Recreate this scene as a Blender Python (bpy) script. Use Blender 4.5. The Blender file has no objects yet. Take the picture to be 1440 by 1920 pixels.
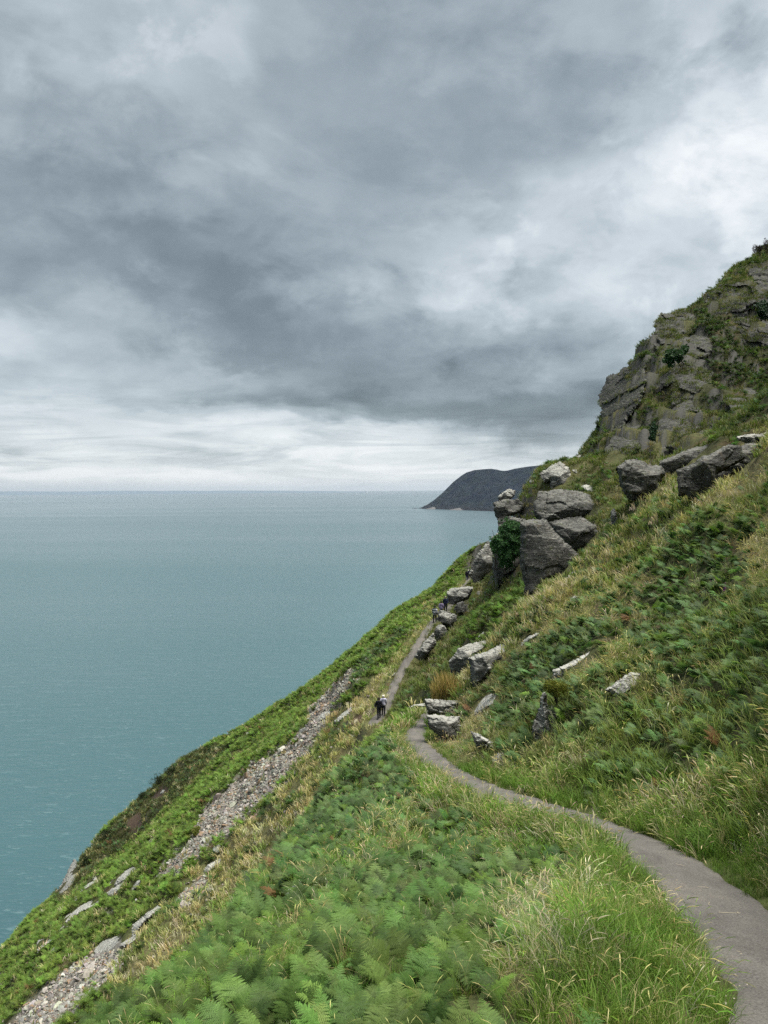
import bpy, bmesh, math, random
import numpy as np
from mathutils import Vector, Matrix
from mathutils.geometry import delaunay_2d_cdt

random.seed(7)
RNG = np.random.default_rng(11)
S = bpy.context.scene
COL = S.collection
PI = math.pi
R_ = math.radians
SEA = -125.0

# ------------------------------------------------------------------ camera
F = 1440.0                      # focal length in photo pixels (frame 1440 x 1920)
PITCH = R_(1.69)
ROLL = R_(0.45)
fwd = np.array([0, math.cos(PITCH), -math.sin(PITCH)])
rt0 = np.array([1.0, 0, 0])
up0 = np.cross(rt0, fwd)
rt = rt0 * math.cos(ROLL) - up0 * math.sin(ROLL)
up = rt0 * math.sin(ROLL) + up0 * math.cos(ROLL)
cam = bpy.data.cameras.new("camera")
cam.sensor_fit = 'VERTICAL'
cam.sensor_height = 36.0
cam.lens = 36.0 * F / 1920.0
cam.clip_start = 0.05
cam.clip_end = 200000.0
camo = bpy.data.objects.new("camera", cam)
COL.objects.link(camo)
M = Matrix(((rt[0], up[0], -fwd[0], 0), (rt[1], up[1], -fwd[1], 0), (rt[2], up[2], -fwd[2], 0), (0, 0, 0, 1)))
camo.matrix_world = M
S.camera = camo
S.cycles.use_denoising = False
S.render.resolution_x, S.render.resolution_y = 768, 1024

def rays(px, py):
    """photo pixel -> direction with y == 1"""
    px = np.asarray(px, float); py = np.asarray(py, float)
    d = fwd + ((px - 720) / F)[..., None] * rt + ((960 - py) / F)[..., None] * up
    return d / d[..., 1:2]
def at(px, py, Y):
    return rays(px, py) * np.asarray(Y, float)[..., None]
def proj(P):
    P = np.asarray(P, float)
    w = np.maximum(P @ fwd, 1e-3)
    return 720 + F * (P @ rt) / w, 960 - F * (P @ up) / w

# ------------------------------------------------------------------ light
SUN_EL, SUN_AZ = R_(71), R_(92)         # azimuth clockwise from +Y
EXPO = 2.15
S.view_settings.view_transform = 'Standard'
S.view_settings.look = 'None'
S.view_settings.gamma = 1
S.view_settings.use_curve_mapping = False
S.view_settings.exposure = EXPO
sun = bpy.data.lights.new("sun", 'SUN')
sun.energy = 1.5
sun.angle = R_(42)
sun.color = (1.0, 0.965, 0.91)
so = bpy.data.objects.new("sun", sun)
COL.objects.link(so)
sd = Vector((math.cos(SUN_EL) * math.sin(SUN_AZ), math.cos(SUN_EL) * math.cos(SUN_AZ), math.sin(SUN_EL)))
so.rotation_euler = sd.to_track_quat('Z', 'Y').to_euler()
so.location = (30, -20, 60)

class NT:
    """small node-building helper"""
    def __init__(self, tree):
        self.t = tree
    def n(self, typ, ins=None, **kw):
        nd = self.t.nodes.new(typ)
        for k, v in kw.items():
            setattr(nd, k, v)
        for k, v in (ins or {}).items():
            self.put(nd.inputs[k], v)
        return nd
    def put(self, sock, v):
        if isinstance(v, bpy.types.NodeSocket):
            self.t.links.new(v, sock)
        else:
            sock.default_value = v
    def m(self, op, a, b=0.0, c=None, clamp=False):
        nd = self.t.nodes.new('ShaderNodeMath'); nd.operation = op; nd.use_clamp = clamp
        self.put(nd.inputs[0], a); self.put(nd.inputs[1], b)
        if c is not None: self.put(nd.inputs[2], c)
        return nd.outputs[0]
    def mix(self, f, a, b, blend='MIX'):
        nd = self.t.nodes.new('ShaderNodeMix'); nd.data_type = 'RGBA'; nd.blend_type = blend
        self.put(nd.inputs[0], f); self.put(nd.inputs[6], a); self.put(nd.inputs[7], b)
        return nd.outputs[2]
    def mr(self, v, a, b, c=0.0, d=1.0, smooth=False):
        nd = self.t.nodes.new('ShaderNodeMapRange')
        nd.interpolation_type = 'SMOOTHSTEP' if smooth else 'LINEAR'
        for i, x in enumerate((v, a, b, c, d)): self.put(nd.inputs[i], x)
        return nd.outputs[0]
    def noise(self, vec, scale, detail=3, rough=.5, dist=0.0, out=0):
        nd = self.n('ShaderNodeTexNoise', {'Vector': vec, 'Scale': scale, 'Detail': detail, 'Roughness': rough, 'Distortion': dist})
        return nd.outputs[out]
    def ramp(self, f, stops, interp='LINEAR'):
        nd = self.t.nodes.new('ShaderNodeValToRGB'); cr = nd.color_ramp; cr.interpolation = interp
        self.put(nd.inputs[0], f)
        while len(cr.elements) < len(stops): cr.elements.new(0.5)
        for e, (p, c) in zip(cr.elements, stops):
            e.position = p
            e.color = (c, c, c, 1) if not hasattr(c, '__len__') else (*c, 1)
        return nd.outputs[0]

def lin(v):
    v = v / 255.0
    return v / 12.92 if v <= .04045 else ((v + .055) / 1.055) ** 2.4
def lin3(r, g, b):
    return (lin(r), lin(g), lin(b))

def build_world():
    w = bpy.data.worlds.new("World"); S.world = w; w.use_nodes = True
    t = w.node_tree; t.nodes.clear(); k = NT(t)
    d = k.n('ShaderNodeTexCoord').outputs['Generated']
    sx = k.n('ShaderNodeSeparateXYZ', {0: d})
    x, y, z = sx.outputs
    h = k.m('SQRT', k.m('ADD', k.m('MULTIPLY', x, x), k.m('MULTIPLY', y, y)))
    az = k.m('ARCTAN2', x, y)
    el = k.m('DIVIDE', z, k.m('MAXIMUM', h, .02))
    # cloud layer coordinates: where the view line meets a flat layer overhead
    dz = k.m('ADD', k.m('MAXIMUM', z, 0.0), .32)
    cp = k.n('ShaderNodeCombineXYZ', {0: k.m('DIVIDE', x, dz), 1: k.m('DIVIDE', y, dz), 2: 0.0}).outputs[0]
    big = k.noise(cp, 1.7, 6, .55)
    big2 = k.noise(k.n('ShaderNodeVectorMath', {0: cp, 1: (7.3, 2.1, 4.0)}, operation='ADD').outputs[0], 1.9, 6, .55)
    fine = k.noise(cp, 4.0, 8, .56, .3)
    # billowing detail in plain direction space
    dd = k.n('ShaderNodeVectorMath', {0: d, 1: (1, 1, 1.7)}, operation='MULTIPLY').outputs[0]
    puff = k.m('ADD', k.m('MULTIPLY', k.noise(dd, 5.0, 9, .56, .3), .62), k.m('MULTIPLY', k.noise(dd, 13.0, 8, .58, .4), .38))
    amp = k.mr(el, 0.0, .25, .12, 1.0)
    wa = k.m('ADD', k.m('MULTIPLY', k.m('SUBTRACT', big, .5), .34), k.m('MULTIPLY', k.m('SUBTRACT', puff, .5), .42))
    we = k.m('ADD', k.m('MULTIPLY', k.m('SUBTRACT', big2, .5), .22), k.m('MULTIPLY', k.m('SUBTRACT', puff, .5), .30))
    az2 = k.m('ADD', az, k.m('MULTIPLY', wa, k.mr(el, 0.0, .2, .5, 1.0)))
    el2 = k.m('ADD', el, k.m('MULTIPLY', we, amp))
    fac = k.mr(az2, -0.62, 0.62)
    xs = [0, 150, 300, 450, 600, 750, 900, 1050, 1200, 1320, 1440]
    rows = SKY
    pos = [(math.atan((p - 720) / F) + .62) / 1.24 for p in xs]
    val = None
    for (py, vals) in rows:
        stops = [(0.0, lin(150)), *[(p, lin(v)) for p, v in zip(pos, vals)], (1.0, lin(150))]
        c = k.ramp(fac, stops, 'EASE')
        e = (918 - py) / F
        if val is None:
            val = c; e0 = e
        else:
            f = k.mr(el2, e0, e, 0, 1, True)
            val = k.mix(f, val, c); e0 = e
    lum = k.n('ShaderNodeRGBToBW', {0: val}).outputs[0]
    det = k.m('ADD', k.m('MULTIPLY', k.m('SUBTRACT', fine, .5), .70), k.m('MULTIPLY', k.m('SUBTRACT', puff, .5), 1.2))
    # thin stretched bands near the horizon
    hb = k.n('ShaderNodeCombineXYZ', {0: k.m('MULTIPLY', az, 3.6), 1: k.m('MULTIPLY', el, 30.0), 2: 0.0}).outputs[0]
    band = k.m('SUBTRACT', k.mr(k.noise(hb, 1.4, 8, .62, .9), .34, .62, .0, 1.0, True), .5)
    lowk = k.m('MULTIPLY', k.mr(el, .05, .16, 1.0, 0.0), k.mr(el, .004, .03, .25, 1.0))
    det = k.m('ADD', k.m('MULTIPLY', det, k.mr(el, .0, .12, .1, 1.0)), k.m('MULTIPLY', k.m('MULTIPLY', band, 0.42), lowk))
    # ragged bright rents and heavy undersides in the deck
    dw = k.n('ShaderNodeVectorMath', {0: d, 1: (1, 1, 1.5)}, operation='MULTIPLY').outputs[0]
    rag = k.noise(dw, 3.6, 11, .60, .5); rag2 = k.noise(k.n('ShaderNodeVectorMath', {0: dw, 1: (3.1, 9.2, 1.7)}, operation='ADD').outputs[0], 5.5, 11, .6, .4)
    wis = k.m('SUBTRACT', k.m('MULTIPLY', k.mr(rag, .525, .615, 0, 1, True), .27), k.m('MULTIPLY', k.mr(rag2, .53, .61, 0, 1, True), .11))
    det = k.m('ADD', det, k.m('MULTIPLY', wis, k.m('MULTIPLY', k.mr(el, .03, .12, 0, 1), k.mr(lum, .16, .45, .35, 1.0))))
    lum = k.m('MULTIPLY', lum, k.m('ADD', 1.0, det))
    lum = k.m('MULTIPLY', 1.13, k.m('DIVIDE', lum, k.m('ADD', 1.0, k.m('MULTIPLY', .32, k.m('POWER', lum, 1.6)))))
    tint = k.mix(k.mr(lum, .15, .72), (.80, .995, 1.12, 1), (.965, 1.0, 1.02, 1))
    # a lilac cast in the brighter cloud on the left, overhead
    cloud = k.mix(1.0, tint, k.n('ShaderNodeCombineColor', {0: lum, 1: lum, 2: lum}).outputs[0], 'MULTIPLY')
    sky = k.n('ShaderNodeTexSky', sky_type='NISHITA')
    sky.sun_disc = False
    sky.sun_elevation = SUN_EL
    sky.sun_rotation = SUN_AZ
    gain = 12.6 / (2 ** EXPO)
    cl = k.mix(1.0, cloud, (gain, gain, gain, 1), 'MULTIPLY')
    full = k.mix(0.97, sky.outputs[0], cl)
    bg = k.n('ShaderNodeBackground', {0: full, 1: 0.1})
    out = k.n('ShaderNodeOutputWorld', {0: bg.outputs[0]})

# brightness of the cloud deck by direction: (photo row, grey level at 11 azimuths)
SKY = [
    (922, [188, 190, 194, 196, 200, 204, 206, 208, 208, 200, 190]),
    (908, [192, 196, 202, 206, 208, 210, 212, 212, 210, 200, 190]),
    (890, [214, 214, 216, 216, 214, 216, 218, 220, 214, 200, 190]),
    (868, [188, 196, 192, 198, 202, 204, 196, 176, 160, 165, 170]),
    (850, [196, 198, 196, 200, 204, 208, 196, 140, 150, 150, 150]),
    (812, [192, 192, 194, 196, 192, 192, 160, 118, 126, 140, 150]),
    (780, [192, 188, 186, 172, 146, 126, 108, 100, 122, 140, 150]),
    (745, [180, 180, 160, 132, 110, 102, 102, 112, 134, 146, 152]),
    (700, [196, 164, 168, 150, 132, 120, 124, 134, 140, 150, 160]),
    (650, [198, 165, 136, 112, 116, 128, 144, 150, 150, 155, 170]),
    (570, [166, 140, 116, 112, 122, 144, 164, 175, 178, 180, 185]),
    (500, [140, 122, 120, 126, 138, 154, 170, 186, 190, 188, 192]),
    (400, [128, 134, 142, 138, 140, 146, 158, 180, 196, 200, 205]),
    (300, [146, 150, 156, 150, 142, 136, 136, 140, 164, 186, 202]),
    (200, [156, 168, 170, 160, 142, 138, 136, 144, 158, 180, 206]),
    (100, [158, 166, 174, 160, 134, 136, 146, 156, 158, 186, 212]),
    (0, [166, 174, 188, 150, 136, 138, 148, 158, 154, 165, 188]),
    (-260, [150, 150, 155, 150, 150, 150, 150, 155, 160, 165, 170]),
]
build_world()

# ------------------------------------------------------------------ noise (numpy)
_perm = np.random.default_rng(3).permutation(256)
_perm = np.concatenate([_perm, _perm, _perm])
_grad = np.random.default_rng(4).normal(size=(256, 3)); _grad /= np.linalg.norm(_grad, axis=1)[:, None]
def perlin(P):
    P = np.asarray(P, float)
    i = np.floor(P).astype(int); f = P - i; i &= 255
    u = f * f * f * (f * (f * 6 - 15) + 10)
    def g(dx, dy, dz):
        h = _perm[_perm[_perm[(i[:, 0] + dx) & 255] + ((i[:, 1] + dy) & 255)] + ((i[:, 2] + dz) & 255)]
        return ((f - (dx, dy, dz)) * _grad[h]).sum(1)
    def L(a, b, t): return a + (b - a) * t
    x00 = L(g(0, 0, 0), g(1, 0, 0), u[:, 0]); x10 = L(g(0, 1, 0), g(1, 1, 0), u[:, 0])
    x01 = L(g(0, 0, 1), g(1, 0, 1), u[:, 0]); x11 = L(g(0, 1, 1), g(1, 1, 1), u[:, 0])
    return L(L(x00, x10, u[:, 1]), L(x01, x11, u[:, 1]), u[:, 2])
def fbm(P, oct=4, gain=.5):
    P = np.asarray(P, float); s = 0; a = 1.0
    for o in range(oct):
        s = s + a * perlin(P * 2 ** o + 13.7 * o); a *= gain
    return s
def sstep(a, b, x):
    t = np.clip((x - a) / (b - a), 0, 1); return t * t * (3 - 2 * t)
def hash1(n, k=0.0):
    return np.modf(np.abs(np.sin(np.asarray(n, float) * 127.1 + k * 311.7) * 43758.5453))[0]
def inpoly(px, py, poly):
    px = np.asarray(px); py = np.asarray(py); c = np.zeros(px.shape, bool); n = len(poly)
    for i in range(n):
        x1, y1 = poly[i]; x2, y2 = poly[(i + 1) % n]
        if y1 == y2: continue
        c ^= ((y1 > py) != (y2 > py)) & (px < (x2 - x1) * (py - y1) / (y2 - y1) + x1)
    return c

# ------------------------------------------------------------------ object helpers
def tag(o, label=None, cat=None, group=None, kind=None):
    if label: o['label'] = label
    if cat: o['category'] = cat
    if group: o['group'] = group
    if kind: o['kind'] = kind
    return o
def link(name, me, mat=None, parent=None):
    o = bpy.data.objects.new(name, me); COL.objects.link(o)
    if mat: me.materials.append(mat)
    if parent: o.parent = parent
    return o
def mesh_np(name, V, faces, smooth=False):
    """faces: (n,3) or (n,4) int array, or list of such arrays"""
    me = bpy.data.meshes.new(name)
    V = np.asarray(V, np.float32)
    fl = faces if isinstance(faces, list) else [faces]
    fl = [np.asarray(f, np.int32) for f in fl if len(f)]
    me.vertices.add(len(V)); me.vertices.foreach_set('co', V.ravel())
    nl = sum(f.size for f in fl); npol = sum(len(f) for f in fl)
    me.loops.add(nl); me.polygons.add(npol)
    me.loops.foreach_set('vertex_index', np.concatenate([f.ravel() for f in fl]))
    tot = np.concatenate([np.full(len(f), f.shape[1], np.int32) for f in fl])
    me.polygons.foreach_set('loop_start', np.concatenate([[0], np.cumsum(tot)[:-1]]).astype(np.int32))
    me.polygons.foreach_set('loop_total', tot)
    me.polygons.foreach_set('use_smooth', np.full(npol, smooth))
    me.update(calc_edges=True); me.validate()
    return me
def empty(name, loc):
    o = bpy.data.objects.new(name, None); COL.objects.link(o); o.location = loc; o.empty_display_size = .1
    return o
def mat_new(name):
    m = bpy.data.materials.new(name); m.use_nodes = True; m.node_tree.nodes.clear()
    return m, NT(m.node_tree)
def finish(k, bsdf, vol=None):
    o = k.n('ShaderNodeOutputMaterial')
    if bsdf: k.t.links.new(bsdf, o.inputs[0])
    if vol: k.t.links.new(vol, o.inputs[1])
# ------------------------------------------------------------------ the hillside
# measured ground points: (photo x, photo y, distance forward)
T = [
 # foreground, left of the path
 (1000,1910,3.9),(700,1910,4.2),(400,1910,5.2),(270,1915,6.6),
 (1000,1700,8.0),(700,1700,9.0),(500,1740,9.5),(400,1780,10.5),(850,1570,15),(650,1600,15),
 (500,1665,14),(760,1440,30),(700,1470,25),(600,1560,19),(690,1420,33),(640,1475,27),(730,1385,42),(560,1570,19.5),(450,1725,12),(330,1850,8.8),
 (770,1350,47),(745,1365,47),(1100,1640,9.2),(950,1550,15.5),
 # brow line
 (200,1930,7.0),
 # far gully side: tan strip, scree, bright bracken
 (300,1745,55),(200,1840,52),(100,1915,50),(420,1630,60),(540,1500,63),(640,1390,64),(690,1340,66),
 (650,1270,80),(600,1340,78),(500,1455,74),(400,1560,70),(330,1630,66),(200,1765,64),(60,1895,58),
 (720,1230,82),(770,1170,94),
 (300,1570,82),(200,1680,78),(100,1770,72),(20,1860,68),(450,1420,98),(560,1340,102),(640,1280,105),
 (820,1110,135),(850,1095,140),(720,1195,105),
 # silhouette against the sea
 (890,1050,170),(800,1112,150),(720,1172,138),(640,1240,130),(540,1312,125),(450,1370,122),(360,1418,120),(330,1436,122),
 (270,1492,126),(215,1545,128),(160,1612,125),(118,1668,118),(60,1728,108),(0,1790,98),
 # rocky point between the outline and the green spur
 (300,1490,118),(240,1570,115),(180,1632,108),
 # right bank of the near path and the slope above it
 (1440,1500,10),(1440,1300,14.5),(1440,1100,22),(1440,980,29),(1300,1300,18),(1300,1450,14),(1300,1100,29),(1300,980,36),
 (1200,1200,25),(1200,1400,17),(1100,1300,22.5),(1000,1420,21),(1100,1420,18),(1000,1250,34),(900,1370,33),(900,1260,46),
 (1000,1160,44),(1100,1110,44),(1200,1060,40),(850,1360,39),(1050,1190,36),
 (990,1120,58),(1080,1062,55),(1150,1005,54),(1250,925,52),(1440,855,38),(1380,920,37),
 # slope with the bridged slab, up to the second brow
 (1440,745,62),(1380,795,61),(1300,850,60),(1220,905,60),(1400,860,52),
 # gully between near slope and crag
 (850,1215,63),(790,1280,64),(810,1240,73),(850,1192,78),(900,1155,71),(950,1112,66),(930,1180,58),(870,1158,76),
 # crag
 (1000,1115,67),(1090,985,74),(1140,940,74),(1100,905,80),(1030,899,86),(985,921,88),(960,942,90),(1003,910,88),(1150,872,82),(1200,930,68),
 (1060,872,90),(1085,856,92),(1128,834,96),(1180,800,90),(1250,775,90),(1240,690,98),(1182,700,102),(1160,775,98),(1252,622,106),(1292,592,110),(1330,700,94),(1360,538,112),(1440,478,116),
 (1440,560,106),(1440,650,100),(1440,720,92),(1340,620,102),(1380,770,84),
 (930,1092,100),(905,1068,135),(890,1090,125),(905,1118,90),(915,1108,95),(930,1100,84),(945,1085,84),(900,1085,118),(965,1020,88),
]
def _grid_pts():
    P = [at(px, py, Y) for px, py, Y in T]
    def raw(px, Y, z): P.append(np.array([(px - 720) / F * Y, Y, z]))
    # hidden ground: what the photo cannot see, kept plausible
    raw(300, 16, -12.2); raw(200, 10, -8.0); raw(100, 8, -7.6); raw(0, 7, -7.2); raw(300, 28, -21); raw(500, 24, -13.5); raw(500, 40, -22); raw(650, 40, -16); raw(700, 52, -18)
    raw(100, 14, -12); raw(100, 28, -24); raw(-200, 10, -9); raw(-200, 25, -23); raw(-300, 60, -55)
    raw(0, 130, -96); raw(0, 165, -128); raw(150, 150, -105); raw(150, 185, -128); raw(330, 160, -84); raw(330, 205, -128)
    raw(640, 175, -72); raw(640, 235, -128); raw(800, 195, -60); raw(800, 260, -128); raw(890, 225, -62); raw(890, 290, -128)
    raw(960, 130, -16); raw(960, 200, -48); raw(960, 320, -128); raw(1080, 130, 0); raw(1080, 200, -20); raw(1080, 380, -128)
    raw(1250, 150, 18); raw(1250, 250, 5); raw(1250, 450, -100); raw(1440, 170, 38); raw(1440, 280, 38); raw(1440, 450, -20)
    # sides and behind
    def pol(deg, r, z): P.append(np.array([math.sin(R_(deg)) * r, math.cos(R_(deg)) * r, z]))
    for r in (4, 10, 30, 80, 160):
        pol(40, r, -1.6 + .30 * r * min(1, .35 + r / 30)); pol(65, r, -1.6 + .52 * r); pol(95, r, -1.6 + .6 * r); pol(130, r, -1.6 + .55 * r)
        pol(-45, r, max(-1.6 - .62 * r, -128)); pol(-75, r, max(-1.6 - .68 * r, -128)); pol(-110, r, max(-1.6 - .6 * r, -128)); pol(-140, r, max(-1.6 - .4 * r, -128))
    for d in (-75, -45, -110, -140): pol(d, 350, -140)
    for d in (40, 65, 95, 130): pol(d, 350, 70)
    for d in (-30, 0, 30, 60, -60, 100, -100): pol(d, 1.2, -1.62 + (-.3 if abs(d) < 40 else (.12 if d > 0 else -.3)) * 1.2)
    return np.array(P)
PTS = _grid_pts()
def _al(X, Y):
    r = np.hypot(X, Y)
    return np.stack([np.arctan2(X, Y) * 2.2, np.log(np.maximum(r, .3))], -1), r
_c, _r = _al(PTS[:, 0], PTS[:, 1])
_g = (PTS[:, 2] + 1.6) / _r
_CC = .12
def _phi(d2): return np.sqrt(d2 + _CC * _CC)
_A = _phi(((_c[:, None] - _c[None]) ** 2).sum(-1)) - 0.004 * np.eye(len(_c)) * 0
_n = len(_c)
_B = np.zeros((_n + 3, _n + 3)); _B[:_n, :_n] = _A - 2e-3 * np.eye(_n)
_B[:_n, _n] = 1; _B[:_n, _n + 1:] = _c; _B[_n:, :_n] = _B[:_n, _n:].T
_w = np.linalg.solve(_B, np.concatenate([_g, [0, 0, 0]]))
def base_z(X, Y):
    sh = np.shape(X); X = np.ravel(X); Y = np.ravel(Y)
    out = np.empty(len(X))
    for s in range(0, len(X), 20000):
        c, r = _al(X[s:s + 20000], Y[s:s + 20000])
        d2 = ((c[:, None] - _c[None]) ** 2).sum(-1)
        out[s:s + 20000] = -1.6 + r * (_phi(d2) @ _w[:_n] + _w[_n] + c @ _w[_n + 1:])
    return out.reshape(sh)

# the path: (photo x, photo y, distance forward), width about 0.95 m
PATH_A = [(1560,1920,4.2),(1470,1800,5.5),(1353,1700,7.4),(1235,1605,10.2),(1130,1553,12.6),(1010,1512,15.6),(905,1477,19.0),(835,1440,25),(794,1405,32),(778,1382,38.5),(787,1358,44),(806,1338,49),(820,1326,54)]
PATH_B = [(700,1358,60),(721,1330,63),(745,1272,69),(770,1228,72.5),(790,1197,75.5),(811,1167,79),(826,1157,81.5),(836,1147,86),(846,1130,94),(862,1106,112),(878,1088,136),(892,1073,155)]
def catmull(P, n=14):
    P = np.asarray(P); Q = np.vstack([2 * P[0] - P[1], P, 2 * P[-1] - P[-2]]); out = []
    for i in range(1, len(Q) - 2):
        for t in np.linspace(0, 1, n, endpoint=False):
            a, b, c, d = Q[i - 1:i + 3]
            out.append(.5 * (2 * b + (c - a) * t + (2 * a - 5 * b + 4 * c - d) * t * t + (3 * b - a - 3 * c + d) * t ** 3))
    out.append(P[-1]); return np.array(out)
_pa = [np.array([-.6, -6.0, .2]), np.array([0.2, -2.5, -.9]), np.array([.85, .3, -1.65])] + [at(*p) for p in PATH_A]
_pb = [at(*p) for p in PATH_B]
_mid = [np.array([1.5, 57.5, -17.6])]
CEN = catmull(np.array(_pa + _mid + _pb), 14)
# smooth the profile
for _ in range(6):
    CEN[1:-1] = .25 * CEN[:-2] + .5 * CEN[1:-1] + .25 * CEN[2:]
HALF = 0.47 + .0 * CEN[:, 0]
def path_dist(X, Y):
    """distance to the centre line, and the height there"""
    sh = np.shape(X); X = np.ravel(X); Y = np.ravel(Y)
    D = np.empty(len(X)); Z = np.empty(len(X)); SD = np.empty(len(X))
    tan = np.gradient(CEN[:, :2], axis=0); tan /= np.linalg.norm(tan, axis=1)[:, None]
    for s in range(0, len(X), 20000):
        dx = X[s:s + 20000, None] - CEN[None, :, 0]; dy = Y[s:s + 20000, None] - CEN[None, :, 1]
        d2 = dx * dx + dy * dy; i = d2.argmin(1); j = np.arange(len(i))
        ddx = dx[j, i]; ddy = dy[j, i]; tx = tan[i, 0]; ty = tan[i, 1]
        al = ddx * tx + ddy * ty
        i2 = np.clip(i + np.sign(al).astype(int), 0, len(CEN) - 1)
        seg = np.linalg.norm(CEN[i2, :2] - CEN[i, :2], axis=1) + 1e-6
        f = np.clip(np.abs(al) / seg, 0, 1)
        D[s:s + 20000] = np.sqrt(np.maximum(d2[j, i] - np.where(i2 != i, np.minimum(al * al, d2[j, i]), 0), 0))
        SD[s:s + 20000] = np.sign(ddx * ty - ddy * tx)      # + = right of the path
        Z[s:s + 20000] = CEN[i, 2] * (1 - f) + CEN[i2, 2] * f
    return D.reshape(sh), Z.reshape(sh), SD.reshape(sh)

NA, NR = 620, 520
_af = np.linspace(-.60, .60, NA - 120)
AA = np.concatenate([np.linspace(-2.6, -.60, 61)[:-1], _af, np.linspace(.60, 2.6, 61)[1:]])
LR = np.linspace(math.log(.5), math.log(520), NR)
NA = len(AA)
GA, GR = np.meshgrid(AA, np.exp(LR), indexing='ij')
GX, GY = GR * np.sin(GA), GR * np.cos(GA)
GZ = base_z(GX, GY)
_p3 = np.stack([GX.ravel(), GY.ravel(), np.zeros(GX.size)], -1)
_q = np.stack([GX.ravel(), GY.ravel(), GZ.ravel()], -1)
_sc = np.clip(GR.ravel() / 60, .12, 1.0)
_nz = fbm(_q * .16, 4, .5) * 1.3 * _sc + fbm(_q * .9 + 5, 3, .55) * .32 * np.clip(_sc * 1.6, .25, 1)
_crag = sstep(62, 80, GY.ravel()) * sstep(21, 27, GX.ravel()) * sstep(-20, -6, GZ.ravel())
_nz = _nz + _crag * (np.abs(fbm(_q * .22 + 9, 4, .55)) * 2.0 - .6)
GZ = GZ + _nz.reshape(GZ.shape)
_wz = GZ.ravel() * .9 + GX.ravel() * .28 + fbm(_q * .05 + 2, 3) * 5
_th = 4.2; _f = _wz / _th; _fr = _f - np.floor(_f)
_ter = (sstep(.25, .75, _fr) - _fr) * _th * .8 * np.clip(.55 + 1.6 * fbm(_q * .09 + 31, 2), 0, 1.2)
GZ = GZ + (_ter * sstep(64, 80, GY.ravel()) * sstep(22, 28, GX.ravel()) * sstep(-8, 0, GZ.ravel())).reshape(GZ.shape)
PD, PZ, PS = path_dist(GX, GY)
_w1 = 1 - sstep(.62, 1.9, PD)
GZ = GZ * (1 - _w1) + PZ * _w1
_w2 = 1 - sstep(.47, .70, PD)           # the path surface itself lies in a shallow cut
GZ = GZ - .06 * _w2
GZ = np.maximum(GZ, SEA - 14)

def ground(X, Y):
    X = np.asarray(X, float); Y = np.asarray(Y, float)
    a = np.arctan2(X, Y); l = np.log(np.maximum(np.hypot(X, Y), .5))
    fa = np.interp(a, AA, np.arange(NA)); fr = (l - LR[0]) / (LR[1] - LR[0])
    fr = np.clip(fr, 0, NR - 1.001); fa = np.clip(fa, 0, NA - 1.001)
    i = fa.astype(int); j = fr.astype(int); u = fa - i; v = fr - j
    return (GZ[i, j] * (1 - u) * (1 - v) + GZ[i + 1, j] * u * (1 - v) + GZ[i, j + 1] * (1 - u) * v + GZ[i + 1, j + 1] * u * v)
def hit(px, py, ymin=1.0):
    """first meeting of the view line through a photo pixel with the ground"""
    d = rays(np.array(float(px)), np.array(float(py)))
    Y = np.exp(np.linspace(math.log(ymin), math.log(500), 6000))
    P = d[None] * Y[:, None]
    below = P[:, 2] < ground(P[:, 0], P[:, 1])
    i = int(np.argmax(below)) if below.any() else len(Y) - 1
    return P[i]
# what the camera sees of the ground: running horizon per azimuth
HOR = np.maximum.accumulate(GZ / GR, axis=1)
def seen(P, h=.6):
    a = np.arctan2(P[:, 0], P[:, 1]); r = np.hypot(P[:, 0], P[:, 1])
    fa = np.clip(np.rint(np.interp(a, AA, np.arange(NA))).astype(int), 0, NA - 1)
    fr = np.clip(((np.log(r) - LR[0]) / (LR[1] - LR[0])).astype(int) - 1, 0, NR - 1)
    return (P[:, 2] + h) / r >= HOR[fa, fr]
# ------------------------------------------------------------------ plant regions, in photo outlines on the real ground
def zz(ox, oy, s, *pts): return [(ox + x / s, oy + y / s) for x, y in pts]
SCREE_LOW = [(-20,1960),(10,1920),(50,1892),(90,1852),(125,1822),(160,1800),(175,1785),(225,1756),(232,1785),(212,1835),(185,1852),(145,1885),(117,1925),(60,2000)]
SCREE_UP = [(296,1642),(328,1612),(362,1572),(378,1542),(384,1522),(402,1502),(440,1474),(470,1440),(520,1410),(556,1388),(585,1352),(575,1335),(600,1310),(640,1275),(665,1255),(670,1265),(652,1292),(612,1352),(592,1392),(560,1436),(520,1482),(460,1532),(410,1582),(345,1628),(310,1650)]
SCREE_MID = [(338,1692),(384,1642),(398,1648),(388,1668),(350,1700)]
TAN = [(200,1850),(240,1760),(300,1712),(345,1652),(420,1586),(520,1490),(592,1400),(615,1352),(655,1320),(700,1275),(745,1225),(775,1180),(800,1130),(818,1122),(812,1160),(790,1200),(760,1250),(722,1330),(700,1380),(640,1480),(560,1580),(430,1720),(300,1830),(230,1880)]
DARKBR = [(636,1312),(690,1258),(735,1215),(765,1178),(745,1182),(700,1215),(650,1268)]
ROUGH = [(352,1408),(300,1450),(200,1560),(95,1660),(110,1700),(180,1630),(240,1582),(330,1502),(400,1435),(430,1398)]
GB = [(745,1395),(738,1345),(775,1325),(800,1330),(782,1352),(765,1380),(760,1400)]
FG_GRASS = [(1090,1560),(1170,1600),(1260,1690),(1330,1800),(1400,1960),(1010,1960),(1000,1830),(1060,1730),(1080,1650)]
FG_PALE = [(960,1690),(1060,1640),(1090,1700),(1080,1850),(940,1860),(900,1780)]
STRIP = [(500,1780),(560,1690),(650,1610),(720,1545),(830,1462),(880,1490),(780,1580),(680,1660),(590,1790)]
BR_R = [(1185,1120),(1250,1040),(1340,1000),(1410,1060),(1460,1180),(1460,1330),(1300,1345),(1200,1262),(1165,1180)]
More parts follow.
